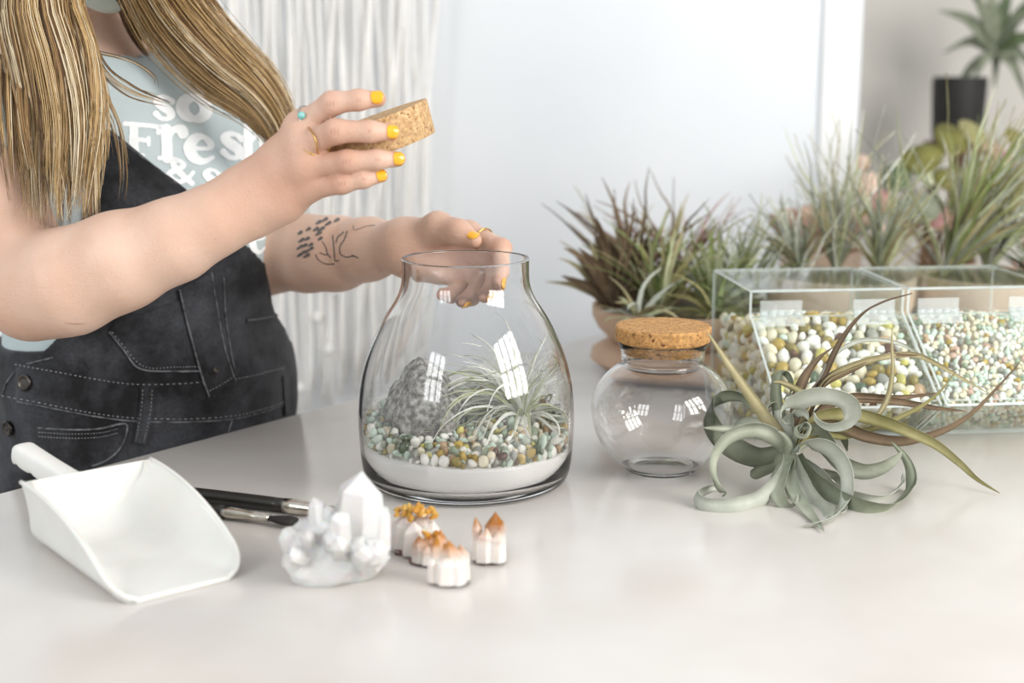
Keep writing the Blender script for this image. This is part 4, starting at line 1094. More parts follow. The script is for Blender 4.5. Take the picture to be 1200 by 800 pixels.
def fring(c, ax, rad, wire, mat, name='finger_ring', swirl=0):
    ax = ax.normalized(); a = ax.orthogonal().normalized(); b_ = ax.cross(a); pts = []
    for t in np.linspace(0, 2 * math.pi, 33):
        pts.append(c + (a * math.cos(t) + b_ * math.sin(t)) * rad + ax * (swirl * math.sin(t * 2)))
    mb = MB(); mb.tube(pts, wire, 8); return mb
def ring_on(f0, f1, t, mat, label, wire=.0009, swirl=0, stone=None, grow=1.05):
    (a, ra), (b_, rb) = f0, f1; c = a.lerp(b_, t); r_ = (ra + (rb - ra) * t) * grow
    mb = fring(c, b_ - a, r_, wire, mat, swirl=swirl); o = mb.build('finger_ring', mat)
    tag(o, label, 'ring', 'rings on her fingers')
    if stone:
        p = c + stone.normalized() * (r_ + .002); sb = MB(); sb.add([p + Vector(v) * .0042 for v in ICO2[0]], ICO2[1]); s_ = sb.build('stone', M['stone_turq'], o)
    return o
ring_on(fR['I'][0], fR['I'][1], .32, M['silver'], 'thin silver ring with turquoise stone on raised index finger', stone=Vector((-.35, -.85, .25)), grow=1.22)
ring_on(fR['M'][0], fR['M'][1], .36, M['gold'], 'thin open gold ring on raised middle finger, nearer the stone ring', swirl=.004, grow=1.26)
ring_on(fR['M'][0], fR['M'][1], .55, M['gold'], 'looped gold wire ring on raised middle finger, nearer the ring finger', swirl=-.006, grow=1.2)
ring_on(fL['I'][0], fL['I'][1], .46, M['gold'], 'thin gold ring on the finger behind the jar rim', wire=.0011, grow=1.12)

# ------------------------------------------------------------------ cork lid in the hand
CKC = P(441, 158, 1.530); rot_t = math.radians(-20)
nz = (_up * math.cos(rot_t) + Vector((1, 0, 0)) * math.sin(rot_t)) ; nz = (nz * math.cos(math.radians(13)) - _fw * math.sin(math.radians(13))).normalized()
mt_ = nz.to_track_quat('Z', 'Y').to_matrix(); b = MB(); hk = .036; rk = .0635
b.lathe(CKC, [(0, -hk / 2), (rk * .95 - .001, -hk / 2), (rk * .95, -hk / 2 + .001), (rk, hk / 2 - .001), (rk - .001, hk / 2), (0, hk / 2)], 96, M=mt_)
lid = recalc(b.build('cork_stopper', M['cork_pale'])); autosmooth(lid, 40); tag(lid, 'wide pale cork lid held up by the hand with yellow nails', 'cork')
# ------------------------------------------------------------------ hair
def hairmat(name, c1, c2):
    m, N, L, b = newmat(name); setin(b, rough=.42, spec=.45)
    tc = N.new('ShaderNodeTexCoord'); mp = N.new('ShaderNodeMapping'); mp.inputs['Scale'].default_value = (60, 60, 9); L.new(tc.outputs['Object'], mp.inputs[0])
    n = N.new('ShaderNodeTexNoise'); n.inputs['Scale'].default_value = 1.0; n.inputs['Detail'].default_value = 3; L.new(mp.outputs[0], n.inputs['Vector'])
    r = N.new('ShaderNodeValToRGB'); r.color_ramp.elements[0].position = .3; r.color_ramp.elements[1].position = .7
    r.color_ramp.elements[0].color = lin(c1); r.color_ramp.elements[1].color = lin(c2); L.new(n.outputs[0], r.inputs[0]); L.new(r.outputs[0], b.inputs['Base Color'])
    return m
HM = [hairmat('hair_dark', '#4e3a27', '#6d5236'), hairmat('hair_brown', '#8a6c47', '#a28055'), hairmat('hair_gold', '#b3925f', '#c6a778'), hairmat('hair_blond', '#d3bc93', '#e6d6b8'), hairmat('hair_core', '#5d4429', '#7a5a35')]  # last entry: plain brown for the core that keeps a lock opaque
rh_ = random.Random(8)
BV = [BVH_shirt, BVH_ov, BVH_body]
def clear_depth(px, py, want, gap=.012):
    """depth at a pixel that keeps clear of the body and clothes"""
    d = want
    for bv_ in BV:
        q, _ = cast(bv_, px, py)
        if q is not None and q.y > want - .10: d = min(d, q.y - gap)
    return d
def lock(name, ctrl, n, thick, weights, seed, tip_spread=.25, under=True, wisp=0):
    """ctrl rows: (px, py, half width px, depth). A lock is a sheaf of strands around a soft core."""
    r = random.Random(seed); NP = 18
    cp = spline([(c[0], c[1], 0) for c in ctrl], NP); hw = np.interp(np.linspace(0, len(ctrl) - 1, NP), range(len(ctrl)), [c[2] for c in ctrl])
    dep = []
    for i in range(NP):
        want = float(np.interp(i / (NP - 1) * (len(ctrl) - 1), range(len(ctrl)), [c[3] for c in ctrl]))
        dep.append(min(clear_depth(cp[i, 0] + s * hw[i] * .8, cp[i, 1], want, thick * .62 + .003) for s in (-1, -.5, 0, .5, 1)))
    dep = np.array(dep)
    for _ in range(3): dep[1:-1] = np.minimum(dep[1:-1], (dep[:-2] + dep[2:]) / 2 + .004)
    cen = [P(cp[i, 0], cp[i, 1], dep[i]) for i in range(NP)]
    mb = MB(); S_ = []
    for i in range(NP):
        tt = cp[min(i + 1, NP - 1)] - cp[max(i - 1, 0)]; l = math.hypot(tt[0], tt[1]); sidepx = np.array([-tt[1] / l, tt[0] / l])
        s3 = P(cp[i, 0] - sidepx[0], cp[i, 1] - sidepx[1], dep[i]) - cen[i]; S_.append(s3)
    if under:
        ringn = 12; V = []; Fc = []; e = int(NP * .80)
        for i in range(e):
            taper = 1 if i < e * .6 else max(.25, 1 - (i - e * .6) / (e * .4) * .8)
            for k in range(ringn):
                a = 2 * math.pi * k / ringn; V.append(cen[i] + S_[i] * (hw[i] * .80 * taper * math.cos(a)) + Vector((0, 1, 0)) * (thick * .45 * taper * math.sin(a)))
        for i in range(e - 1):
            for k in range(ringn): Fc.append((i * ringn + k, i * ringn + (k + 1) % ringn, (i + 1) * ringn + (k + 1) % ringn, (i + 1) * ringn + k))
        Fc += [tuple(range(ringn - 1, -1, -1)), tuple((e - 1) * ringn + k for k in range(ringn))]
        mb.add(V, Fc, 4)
    clumps = []
    for _ in range(max(8, n // 18)):
        a_ = r.uniform(0, 6.28); q_ = math.sqrt(r.random()); clumps.append((q_ * math.cos(a_), q_ * math.sin(a_), r.choices(range(4), weights)[0], r.uniform(0, 6.28), r.uniform(.80, 1.0), r.uniform(.05, .16), r.uniform(4, 7.5), r.gauss(0, tip_spread)))
    for _ in range(n):
        cs, ct_, cm, ph, ln, amp, fq, drift = r.choice(clumps); k = r.random() < wisp
        ds, dt = r.gauss(0, .10), r.gauss(0, .12)
        if k: ds += r.gauss(0, .3); fq *= r.uniform(.7, 1.5); amp *= 1.6
        m_ = cm if r.random() < .6 else r.choices(range(4), weights)[0]
        rad = r.uniform(.0004, .0009); fin = ln * (1 - abs(r.gauss(0, .08))); ph2 = ph + r.gauss(0, .25)
        pts = []; nn = 17
        for j in range(nn):
            u = j / (nn - 1) * fin; x = u * (NP - 1); i = min(int(x), NP - 2); f_ = x - i
            c = cen[i].lerp(cen[i + 1], f_); sv_ = S_[i].lerp(S_[i + 1], f_); w_ = hw[i] + (hw[i + 1] - hw[i]) * f_
            ss = cs + ds * (1 - .55 * u) + amp * math.sin(u * fq + ph2) * (.3 + u) + drift * max(0, u - .5) * 1.2
            tt_ = ct_ + dt * (1 - .5 * u) + amp * .8 * math.cos(u * fq + ph2)
            pts.append(c + sv_ * (ss * w_) - Vector((0, 1, 0)) * (thick * .5 * (max(-1, min(1.1, tt_)) * math.sqrt(max(0.05, 1 - min(1, ss * ss))) + .08)))
        mb.tube(pts, [rad * (1 if j < nn - 5 else (nn - j) / 5.5) for j in range(nn)], 4, mi=m_, flat=.6)
    return mb.build(name, None, hair, mats=HM)
hair = None
# scalp cap, above the frame
capG = Grp([Ell(hp(0, -.022, .042), (.088, .104, .092), HAX), Cap(hp(.07, -.03, 0), hp(.075, -.04, -.10), .03, .04), Cap(hp(-.07, -.03, 0), hp(-.075, -.04, -.10), .03, .04), Cap(hp(0, -.09, 0), hp(0, -.10, -.14), .06, .06)], .04)
HDn = np.array(HD, dtype=np.float32); HUn = np.array(HU, dtype=np.float32); HCn = np.array(HEADC, dtype=np.float32)
def cap_fn(p, c, R):
    d = field(capG, p, c, R); q = p - HCn
    face = np.minimum(q @ HDn - .045, .075 - q @ HUn)
    return np.maximum(d, face)
cv, cf = surface(cap_fn, np.array(HEADC) - .26, np.array(HEADC) + .20, .006)
hair = mk('hair', cv, cf, HM[1], person); hair['label'] = 'long wavy blond hair with brown roots'
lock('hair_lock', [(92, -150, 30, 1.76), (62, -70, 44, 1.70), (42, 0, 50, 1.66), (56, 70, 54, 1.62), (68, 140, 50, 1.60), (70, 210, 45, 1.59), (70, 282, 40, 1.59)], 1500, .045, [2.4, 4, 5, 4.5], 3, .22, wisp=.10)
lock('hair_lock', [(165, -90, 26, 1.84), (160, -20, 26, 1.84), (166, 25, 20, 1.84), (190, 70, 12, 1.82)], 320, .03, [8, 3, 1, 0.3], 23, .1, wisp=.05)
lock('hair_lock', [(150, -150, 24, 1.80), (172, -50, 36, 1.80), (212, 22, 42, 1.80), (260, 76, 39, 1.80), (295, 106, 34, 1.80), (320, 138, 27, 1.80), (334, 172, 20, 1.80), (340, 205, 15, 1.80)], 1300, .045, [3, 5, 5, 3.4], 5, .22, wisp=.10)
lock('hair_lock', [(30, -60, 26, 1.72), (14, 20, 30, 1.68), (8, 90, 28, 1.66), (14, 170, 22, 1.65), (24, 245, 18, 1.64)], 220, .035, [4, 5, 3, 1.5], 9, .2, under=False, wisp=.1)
# loose strands blown across the shirt
lock('hair_strand', [(100, 30, 8, 1.66), (120, 80, 10, 1.66), (150, 105, 12, 1.68), (185, 118, 9, 1.69), (205, 124, 5, 1.70)], 22, .01, [2, 4, 4, 1], 13, .3, under=False)
lock('hair_strand', [(100, 50, 8, 1.66), (118, 110, 10, 1.66), (135, 150, 9, 1.67), (143, 200, 8, 1.68), (140, 238, 8, 1.68)], 26, .01, [1, 3, 4, 3], 15, .8, under=False)
lock('hair_strand', [(110, 60, 5, 1.66), (150, 70, 6, 1.68), (178, 88, 5, 1.69), (184, 108, 4, 1.7)], 8, .008, [3, 4, 3, 1], 19, .2, under=False)
# face mask
mkG = Grp([Ell(hp(0, .02, -.03), (.066, .078, .088), HAX), Cap(hp(0, .058, -.085), hp(0, .050, -.06), .030, .040), Cap(hp(0, .086, .0), hp(0, .108, -.016), .014, .018)], .03)
def mask_fn(p, c, R):
    d = field(mkG, p, c, R); q = p - HCn; return np.maximum(np.maximum(d, .012 - q @ HDn), q @ HUn - .0)
mv_, mf_ = surface(mask_fn, np.array(HEADC) - .17, np.array(HEADC) + .17, .005)
M['mask'] = noisy('pale_mask_cloth', '#dfe5da', '#d3dbd0', scale=60, rough=.9)
mk('face_mask', mv_, mf_, M['mask'], person)

# ------------------------------------------------------------------ leaves
def leafmat(name, c1, c2, c3=None, rough=.7, scale=25, stretch=(1, 1, 1)):
    m = noisy(name, c1, c2, scale=scale, rough=rough, bump=.25, bscale=160, stretch=stretch, c3=c3, obj_random=.08); return m
LM = {'silver': leafmat('silver_green_leaf', '#aaaea0', '#c4c7ba'), 'sage': leafmat('sage_leaf', '#8c917e', '#adb19f'), 'dsage': leafmat('deep_sage_leaf', '#6a705c', '#8a907a'),
      'bronze': leafmat('bronze_leaf', '#62503c', '#7d6850'), 'tanleaf': leafmat('tan_leaf', '#9a9068', '#b5a983'), 'olive': leafmat('olive_leaf', '#86804f', '#a29b6c'),
      'green': leafmat('green_leaf', '#75834a', '#9aa466'), 'lgreen': leafmat('pale_green_leaf', '#acb388', '#cdd0ac'), 'grey': leafmat('grey_leaf', '#dcddd2', '#efefe6'), 'dgreen': leafmat('dark_green_leaf', '#46543a', '#64724f'),
      'dbrown': leafmat('dark_brown_leaf', '#4b3c2d', '#75624a'), 'pink': leafmat('pink_leaf', '#bf9f8c', '#d4b9a6'), 'rose': leafmat('rose_leaf', '#9a716b', '#b58a82'), 'moss': leafmat('moss_leaf', '#5d5b24', '#7b7838'), 'wood': leafmat('stem_brown', '#5b4632', '#74593f')}
def leaf_geo(path, width, side, n=26, curl=.35, th=.0011, m_=5, prof=None):
    """channelled tapering blade along a path; side: direction of its width"""
    pts = spline(path, n); V = []; Fc = []; prev = None; sd0 = Vector(side)
    for i in range(n):
        u = i / (n - 1); t = Vector(pts[min(i + 1, n - 1)] - pts[max(i - 1, 0)])
        if t.length < 1e-9: t = Vector((0, 0, 1))
        t.normalize()
        s = sd0 - t * sd0.dot(t)
        if s.length < .15: s = prev if prev is not None else t.orthogonal()
        s.normalize()
        if prev is not None:
            if s.dot(prev) < 0: s = -s
            s = (s + prev * .6).normalized(); s = (s - t * s.dot(t)).normalized()
        prev = s; nrm = t.cross(s)
        w_ = width * (prof(u) if prof else (min(1, .55 + 2.2 * u) * (1 - u ** 1.6) ** .8 + .03)) / 2
        for lay in (1, -1):
            for j in range(m_):
                x = (j / (m_ - 1)) * 2 - 1
                V.append(Vector(pts[i]) + s * (x * w_) + nrm * (curl * w_ * (x * x - .4)) + nrm * (lay * th / 2 * (1 - .5 * abs(x))))
    K = 2 * m_
    for i in range(n - 1):
        for j in range(m_ - 1):
            a = i * K + j; Fc.append((a, a + 1, a + 1 + K, a + K)); a += m_; Fc.append((a, a + K, a + 1 + K, a + 1))
        for a, b_ in ((0, m_), (m_ - 1, 2 * m_ - 1)): Fc.append((i * K + a, (i + 1) * K + a, (i + 1) * K + b_, i * K + b_))
    for i in (0, n - 1):
        for j in range(m_ - 1): Fc.append((i * K + j, i * K + j + 1, i * K + m_ + j + 1, i * K + m_ + j))
    return V, Fc
def leaf(parent, mat, path, width, side, **kw):
    V, Fc = leaf_geo(path, width, side, **kw); return mk('leaf', V, Fc, mat, parent)

# ------------------------------------------------------------------ curly air plant in front of the bins
XD = 1.49
def X(zx, zy, dd=0):
    px, py = 790 + zx / 2.7585, 340 + zy / 2.7585; p = P(px, py, XD + dd / 1000)
    if p.z < TZ + .003: p = G(px, py, TZ + .003)
    return p
xc = X(365, 520); xero = thing('curly_air_plant', Vector((xc.x, xc.y, TZ)), 'large curly silver green air plant lying on the table before the acrylic bins', 'plant')
VW = -_fw                                  # towards the camera
def sv(r_, u_, d_): return Vector((1, 0, 0)) * r_ + _up * u_ + VW * d_
b = MB(); b.lathe(xc + Vector((0, 0, -.018)), [(0, -.012), (.010, -.008), (.014, .004), (.012, .014), (.004, .02), (0, .021)], 16); b.build('core', LM['dsage'], xero)
XL = [
 ('silver', 25, (.1, .75, .8), [(372, 510, 0), (345, 455, 4), (352, 400, -6), (392, 357, -16), (455, 335, -26), (520, 338, -32), (566, 362, -28), (576, 400, -20), (552, 430, -12), (505, 440, -4), (465, 422, 4), (452, 395, 8)]),
 ('sage', 13, (.2, .5, .9), [(378, 500, -4), (395, 455, -12), (425, 432, -16), (438, 450, -20), (424, 474, -24), (398, 470, -22), (392, 446, -18), (408, 434, -16)]),
 ('sage', 23, (-.2, .65, .8), [(360, 528, 0), (315, 478, -12), (250, 462, -24), (185, 480, -32), (140, 530, -38), (130, 585, -40), (145, 632, -38), (165, 655, -36), (155, 668, -36)]),
 ('silver', 25, (.1, .95, .35), [(358, 535, 0), (352, 590, -14), (325, 645, -30), (270, 690, -46), (190, 708, -58), (110, 705, -58), (72, 682, -48), (80, 655, -36), (130, 637, -26), (160, 640, -22)]),
 ('silver', 20, (.55, .4, .8), [(385, 515, -4), (430, 494, -14), (500, 504, -26), (548, 555, -36), (566, 620, -44), (552, 690, -50), (505, 740, -54), (450, 758, -54), (410, 760, -52)]),
 ('sage', 15, (.9, .15, .4), [(375, 540, -6), (368, 590, -22), (392, 660, -40), (435, 720, -54), (462, 752, -60), (485, 778, -64)]),
 ('silver', 19, (.75, .5, .4), [(382, 540, -4), (405, 610, -18), (450, 680, -34), (505, 722, -42), (540, 716, -44), (560, 690, -44)]),
 ('dsage', 23, (.6, .75, .3), [(395, 535, 4), (430, 600, -6), (480, 650, -14), (540, 690, -18), (620, 712, -16), (700, 702, -6), (752, 650, 4), (764, 590, 12), (742, 535, 20), (700, 488, 26)]),
 ('silver', 18, (.5, .8, .3), [(400, 545, 8), (455, 590, 4), (500, 640, 0), (560, 668, 0), (640, 680, 4), (700, 660, 10), (735, 625, 16), (740, 590, 20)]),
 ('sage', 27, (-.3, .85, .5), [(385, 500, 8), (440, 462, 14), (490, 490, 14), (545, 552, 10), (610, 580, 6), (670, 570, 2), (715, 542, 0), (735, 522, 0)]),
 ('dsage', 26, (.2, .8, .5), [(350, 525, 10), (270, 545, 22), (180, 510, 34), (125, 455, 42), (112, 400, 46), (135, 352, 50), (180, 338, 50), (225, 350, 46), (245, 385, 42)]),
 ('tanleaf', 14, (.8, .5, .4), [(368, 512, 0), (330, 462, -4), (282, 395, -6), (230, 322, -4), (165, 225, 4), (104, 130, 12)]),
 ('sage', 17, (.1, .85, .5), [(355, 505, -6), (310, 470, -16), (250, 458, -26), (170, 452, -34), (95, 444, -40)]),
 ('dsage', 14, (.7, .2, .6), [(375, 500, 14), (348, 440, 26), (330, 370, 36), (326, 310, 42), (340, 266, 46), (364, 268, 46), (380, 300, 44), (376, 335, 42)]),
 ('sage', 12, (.4, .6, .6), [(360, 505, 12), (310, 450, 24), (288, 405, 32), (302, 372, 36), (340, 366, 38), (362, 390, 36)]),
 ('tanleaf', 11, (.3, .8, .4), [(385, 495, 12), (410, 420, 26), (440, 360, 36), (400, 325, 40), (350, 300, 40), (320, 296, 38)]),
 ('bronze', 14, (.8, .4, .4), [(385, 500, 14), (392, 420, 30), (400, 330, 44), (430, 262, 52), (470, 215, 58), (512, 186, 62)]),
 ('bronze', 9, (.7, .5, .4), [(390, 498, 14), (430, 400, 34), (480, 280, 54), (535, 165, 68), (600, 82, 78), (680, 35, 86), (770, 10, 92)]),
 ('tanleaf', 9, (.3, .85, .4), [(392, 498, 12), (430, 390, 34), (480, 300, 50), (545, 255, 60), (640, 222, 72), (740, 206, 82), (800, 214, 88), (880, 255, 96), (950, 295, 102), (1015, 332, 108)]),
 ('bronze', 11, (.3, .85, .4), [(390, 500, 14), (410, 400, 32), (450, 315, 48), (520, 265, 60), (600, 232, 70), (690, 210, 78), (790, 210, 86)]),
 ('bronze', 10, (.4, .8, .4), [(390, 502, 16), (440, 380, 40), (490, 300, 54), (560, 262, 64), (610, 240, 70), (640, 215, 76)]),
 ('silver', 7, (.3, .85, .4), [(395, 500, 16), (450, 330, 50), (510, 215, 66), (580, 168, 76), (650, 158, 84), (730, 172, 90), (790, 205, 94), (860, 240, 100)]),
 ('bronze', 11, (.2, .95, .3), [(395, 505, 10), (460, 400, 30), (540, 352, 44), (640, 350, 56), (760, 365, 68), (860, 382, 78), (945, 390, 86)]),
 ('bronze', 8, (.2, .95, .3), [(395, 505, 12), (470, 380, 34), (570, 342, 48), (700, 346, 62), (790, 340, 72), (862, 330, 80)]),
 ('olive', 15, (.2, .9, .4), [(392, 510, 4), (440, 420, 14), (520, 398, 20), (600, 402, 24), (700, 432, 26), (780, 465, 26), (850, 500, 26), (920, 555, 22), (980, 610, 16), (1052, 655, 10)]),
 ('bronze', 13, (.2, .9, .4), [(392, 512, 6), (450, 440, 16), (540, 440, 24), (620, 470, 28), (720, 486, 34), (800, 474, 42), (890, 442, 52), (970, 388, 62), (1040, 318, 72), (1112, 240, 82)]),
 ('tanleaf', 8, (.8, .3, .4), [(392, 508, 10), (500, 450, 24), (590, 445, 34), (650, 410, 44), (690, 345, 52), (706, 260, 58), (704, 185, 62), (704, 125, 66)]),
 ('olive', 9, (.2, .9, .4), [(392, 512, 8), (460, 455, 18), (540, 468, 26), (630, 448, 34), (720, 412, 44), (800, 372, 52), (860, 325, 60), (912, 262, 68)]),
 ('sage', 16, (.8, .5, .3), [(380, 545, 8), (410, 590, 18), (470, 585, 26), (520, 600, 30), (545, 650, 30)]),
 ('dsage', 18, (-.4, .8, .4), [(365, 540, 10), (310, 570, 22), (255, 600, 30), (250, 585, 40)]),
 ('sage', 8, (.8, .4, .4), [(365, 530, -8), (372, 500, -16), (355, 470, -20), (335, 455, -22)]),
 ('sage', 20, (.3, .8, .5), [(375, 505, 16), (330, 470, 30), (270, 440, 44), (220, 440, 56), (190, 470, 64), (200, 505, 66)]),
 ('dsage', 18, (.5, .6, .5), [(385, 500, 18), (440, 450, 34), (500, 440, 48), (545, 470, 56), (560, 520, 58)]),
 ('silver', 15, (.6, .6, .4), [(372, 500, 6), (360, 440, 12), (380, 400, 14), (420, 395, 12), (435, 420, 8)]),
 ('sage', 17, (.8, .3, .4), [(372, 540, -10), (345, 600, -26), (335, 650, -40), (355, 690, -48), (390, 690, -50), (400, 660, -48)]),
]
for mt2, wd, sdv, pth in XL:
    leaf(xero, LM[mt2], [X(*p) for p in pth], wd / 1000 * 1.2, sv(*sdv), n=40, curl=.45, th=.0014)

# ------------------------------------------------------------------ wispy air plant in the large jar
ab = P(614, 508, JC.y + .012); ajar = thing('wispy_air_plant', ab, 'pale wispy silver air plant inside the large jar behind the rock', 'plant')
ra = random.Random(77)
b = MB(); b.lathe(ab, [(0, -.010), (.009, -.006), (.012, .006), (.008, .02), (.003, .026), (0, .027)], 14); b.build('core', LM['sage'], ajar)
def inside_jar(p, m_=.005):
    rel = p - JC; rr = math.hypot(rel.x, rel.y); lim = jar_r(min(max(rel.z, .03), JTOP)) - m_
    if rr > lim: p = Vector((JC.x + rel.x * lim / rr, JC.y + rel.y * lim / rr, p.z))
    zf = JC.z + peb_top(p.x - JC.x, p.y - JC.y) + .005
    if p.z < zf: p = Vector((p.x, p.y, zf))
    return p
for i in range(135):
    az = ra.uniform(0, 2 * math.pi)
    if ra.random() < .45: az = ra.gauss(math.pi, .7)            # many lean to the left
    el = ra.uniform(.55, 1.5); L_ = ra.uniform(.09, .15) * (1.12 if abs(math.atan2(math.sin(az - math.pi), math.cos(az - math.pi))) < .8 else .9)
    d = Vector((math.cos(az) * math.cos(el), math.sin(az) * math.cos(el) * .8, math.sin(el))); p = ab + Vector((d.x, d.y, 0)) * .008 + Vector((0, 0, .01)); pts = [p.copy()]
    droop = ra.uniform(.14, .42); n_ = 9
    for k in range(n_):
        d = (d + Vector((0, 0, -droop)) + Vector((ra.gauss(0, .07), ra.gauss(0, .07), ra.gauss(0, .05)))).normalized(); p = p + d * (L_ / n_); p = inside_jar(p); pts.append(p.copy())
    leaf(ajar, LM['grey'] if i % 4 else LM['lgreen'], pts, ra.uniform(.0032, .0048), Vector((ra.gauss(0, 1), ra.gauss(0, 1), .3)), n=16, curl=.2, th=.0010, m_=3)
for i in range(26):                                             # fine upright hairs
    az = ra.uniform(0, 6.28); p0 = ab + Vector((ra.gauss(0, .018), ra.gauss(0, .015), .045)); d = Vector((math.cos(az) * .55 + .15, math.sin(az) * .4, 1)).normalized(); pts = [p0]; p = p0
    for k in range(5): d = (d + Vector((d.x * .2, d.y * .2, -.12))).normalized(); p = inside_jar(p + d * .012); pts.append(p)
    leaf(ajar, LM['grey'], pts, .0014, Vector((1, .3, 0)), n=12, curl=.1, th=.0006, m_=3)
# ------------------------------------------------------------------ clear acrylic bins with pebbles
BR = math.radians(6.0)
bo = G(881, 517); BX = Vector((math.cos(BR), math.sin(BR), 0)); BY = Vector((-math.sin(BR), math.cos(BR), 0))
bo = Vector((bo.x, bo.y, TZ))
BWD = 0.204
def bp_(x, y, z): return bo + BX * x + BY * y + Vector((0, 0, z))
BPROF = [(0.004, 0.0), (-0.092, 0.063), (0.045, 0.152), (0.045, 0.180), (0.235, 0.180), (0.235, 0.0)]   # side view: (depth, height)
def panel_quad(name, a, b_, c, d_, th, parent, mats=None):
    """flat sheet with sawn edges from four corners"""
    n = (b_ - a).cross(d_ - a).normalized() * th
    V = [a, b_, c, d_, a + n, b_ + n, c + n, d_ + n]
    Fc = [(3, 2, 1, 0), (4, 5, 6, 7), (0, 1, 5, 4), (1, 2, 6, 5), (2, 3, 7, 6), (3, 0, 4, 7)]
    return mk(name, V, Fc, None, parent, smooth=False, mats=[M['acrylic'], M['acrylic_edge']], midx=[0, 0, 1, 1, 1, 1])
def acrylic_bin(x0, label, fill_label, seed, sizes, palette, n_single, pgroup, plabel):
    x1 = x0 + BWD - .004; t = .003
    o = thing('acrylic_bin', bp_((x0 + x1) / 2, .1, 0), label, 'bin', 'clear acrylic bins')
    for xs in (x0, x1 - t):
        pts = [bp_(xs, y, z + .0005) for y, z in BPROF]; pts2 = [bp_(xs + t, y, z + .0005) for y, z in BPROF]; n = len(pts)
        mk('side_panel', pts + pts2, [tuple(range(n)), tuple(range(2 * n - 1, n - 1, -1))] + [(i, i + n, (i + 1) % n + n, (i + 1) % n) for i in range(n)], None, o, smooth=False, mats=[M['acrylic'], M['acrylic_edge']], midx=[0, 0] + [1] * n)
    a, b2 = x0 + t + .0002, x1 - t - .0002
    def sheet(nm, p, q, th=.003): return panel_quad(nm, bp_(a, p[0], p[1]), bp_(b2, p[0], p[1]), bp_(b2, q[0], q[1]), bp_(a, q[0], q[1]), th, o)
    sheet('base_panel', (.006, .0005), (.232, .0005))
    sheet('front_lip', (-.088, .0605), (.006, .003))
    lid_ = sheet('sloped_lid', (.044, .150), (-.0855, .0685))
    sheet('hinge_rail', (.0475, .179), (.0475, .153))
    sheet('top_panel', (.048, .1795), (.233, .1795))
    sheet('back_panel', (.232, .178), (.232, .004))
    # two clear hinges: leaves and knuckles
    sl = Vector((0, 0, 0)); dn = (bp_(0, -.0855, .0685) - bp_(0, .044, .150)).normalized()
    out = dn.cross(BX).normalized()
    if out.z < 0: out = -out
    for hx in (x0 + .012, x0 + BWD - .072):
        hw_ = .054
        p0 = bp_(hx, .042, .152); up_ = Vector((0, 0, 1)); fr = -BY
        def slab(c0, d1, ln, thk, nrm, name, par):
            A = c0 + nrm * .0012; B2 = A + BX * hw_; C2 = B2 + d1 * ln; D2 = A + d1 * ln
            v = [A, B2, C2, D2, A + nrm * thk, B2 + nrm * thk, C2 + nrm * thk, D2 + nrm * thk]
            return bevel(recalc(mk(name, v, [(3, 2, 1, 0), (4, 5, 6, 7), (0, 1, 5, 4), (1, 2, 6, 5), (2, 3, 7, 6), (3, 0, 4, 7)], M['hinge'], par, smooth=False)), .0006, 1)
        hg = slab(p0 + fr * .001, up_, .018, .0014, fr, 'hinge', o)
        slab(p0, dn, .024, .0014, out, 'hinge_leaf', hg)
        for k in range(5):
            kb = MB(); q0 = p0 + fr * .0035 + out * .0015 + BX * (k * hw_ / 5 + .0008); kb.tube([q0, q0 + BX * (hw_ / 5 - .0016)], .0034, 10); kb.build('hinge_knuckle', M['hinge'], hg)
    # the pebbles: a heap behind the lid, the lip and the sides
    r = random.Random(seed); cand = []
    def surf(xl):                          # heap surface: (depth, height) along the front
        return None
    tries = 15000
    for _ in range(tries):
        rad = r.uniform(*sizes) if r.random() < .75 else sizes[1] * r.uniform(.9, 1.25)
        x = r.uniform(x0 + t + rad + .0005, x1 - t - rad - .0005); k = r.random(); e = rad + .0012
        ztop = .142 + .012 * mnoise.noise(Vector((x * 18, seed, 0)))
        front_y = lambda zz: float(np.interp(zz, [.003, .063, .068, .150], [.009, -.086, -.086, .044])) + e * 1.9 + .002
        if k < .24:                        # against the sloping lip
            z = r.uniform(.006 + rad, .060); y = front_y(z)
        elif k < .74:                      # against the sloped lid
            z = r.uniform(.060, ztop); y = front_y(z)
        elif k < .86:                      # heap top
            y = r.uniform(.048, .215); z = ztop - .10 * max(0, (y - .05)) / .2 * .35
        else:                              # along the side walls
            z = r.uniform(.006 + rad, ztop - .01); y = r.uniform(front_y(z), .22); z = min(z, ztop - .175 * max(0, y - .05))
            x = (x0 + t + rad + .0008) if r.random() < .6 else (x1 - t - rad - .0008)
        cand.append((bp_(x, y, z), rad))
    cand.sort(key=lambda c_: -c_[1] - r.random() * .002)
    sp_ = dart(cand, .72)
    front = lambda s: s[1] * (1.0 if (s[0] - bo).dot(BY) < .06 else .2) * (1 if -600 < 0 else 1) * (1.0 if (s[0].x / s[0].y * F + 600) < 1195 else .1)
    pebbles(sp_, n_single, palette, plabel, pgroup, 'pebble_heap', fill_label, r, front)
    print('bin pebbles', len(sp_)); return o
M['hinge'] = acrylic('clear_hinge_plastic', (.95, .97, .965), 2.0)
_n = M['hinge'].node_tree; _o = _n.nodes['Material Output'] if 'Material Output' in _n.nodes else [x for x in _n.nodes if x.type == 'OUTPUT_MATERIAL'][0]
_src = _o.inputs[0].links[0].from_socket; _d = _n.nodes.new('ShaderNodeBsdfDiffuse'); _d.inputs[0].default_value = (.92, .95, .94, 1); _m = _n.nodes.new('ShaderNodeMixShader'); _m.inputs[0].default_value = .2
_n.links.new(_src, _m.inputs[1]); _n.links.new(_d.outputs[0], _m.inputs[2]); _n.links.new(_m.outputs[0], _o.inputs[0])
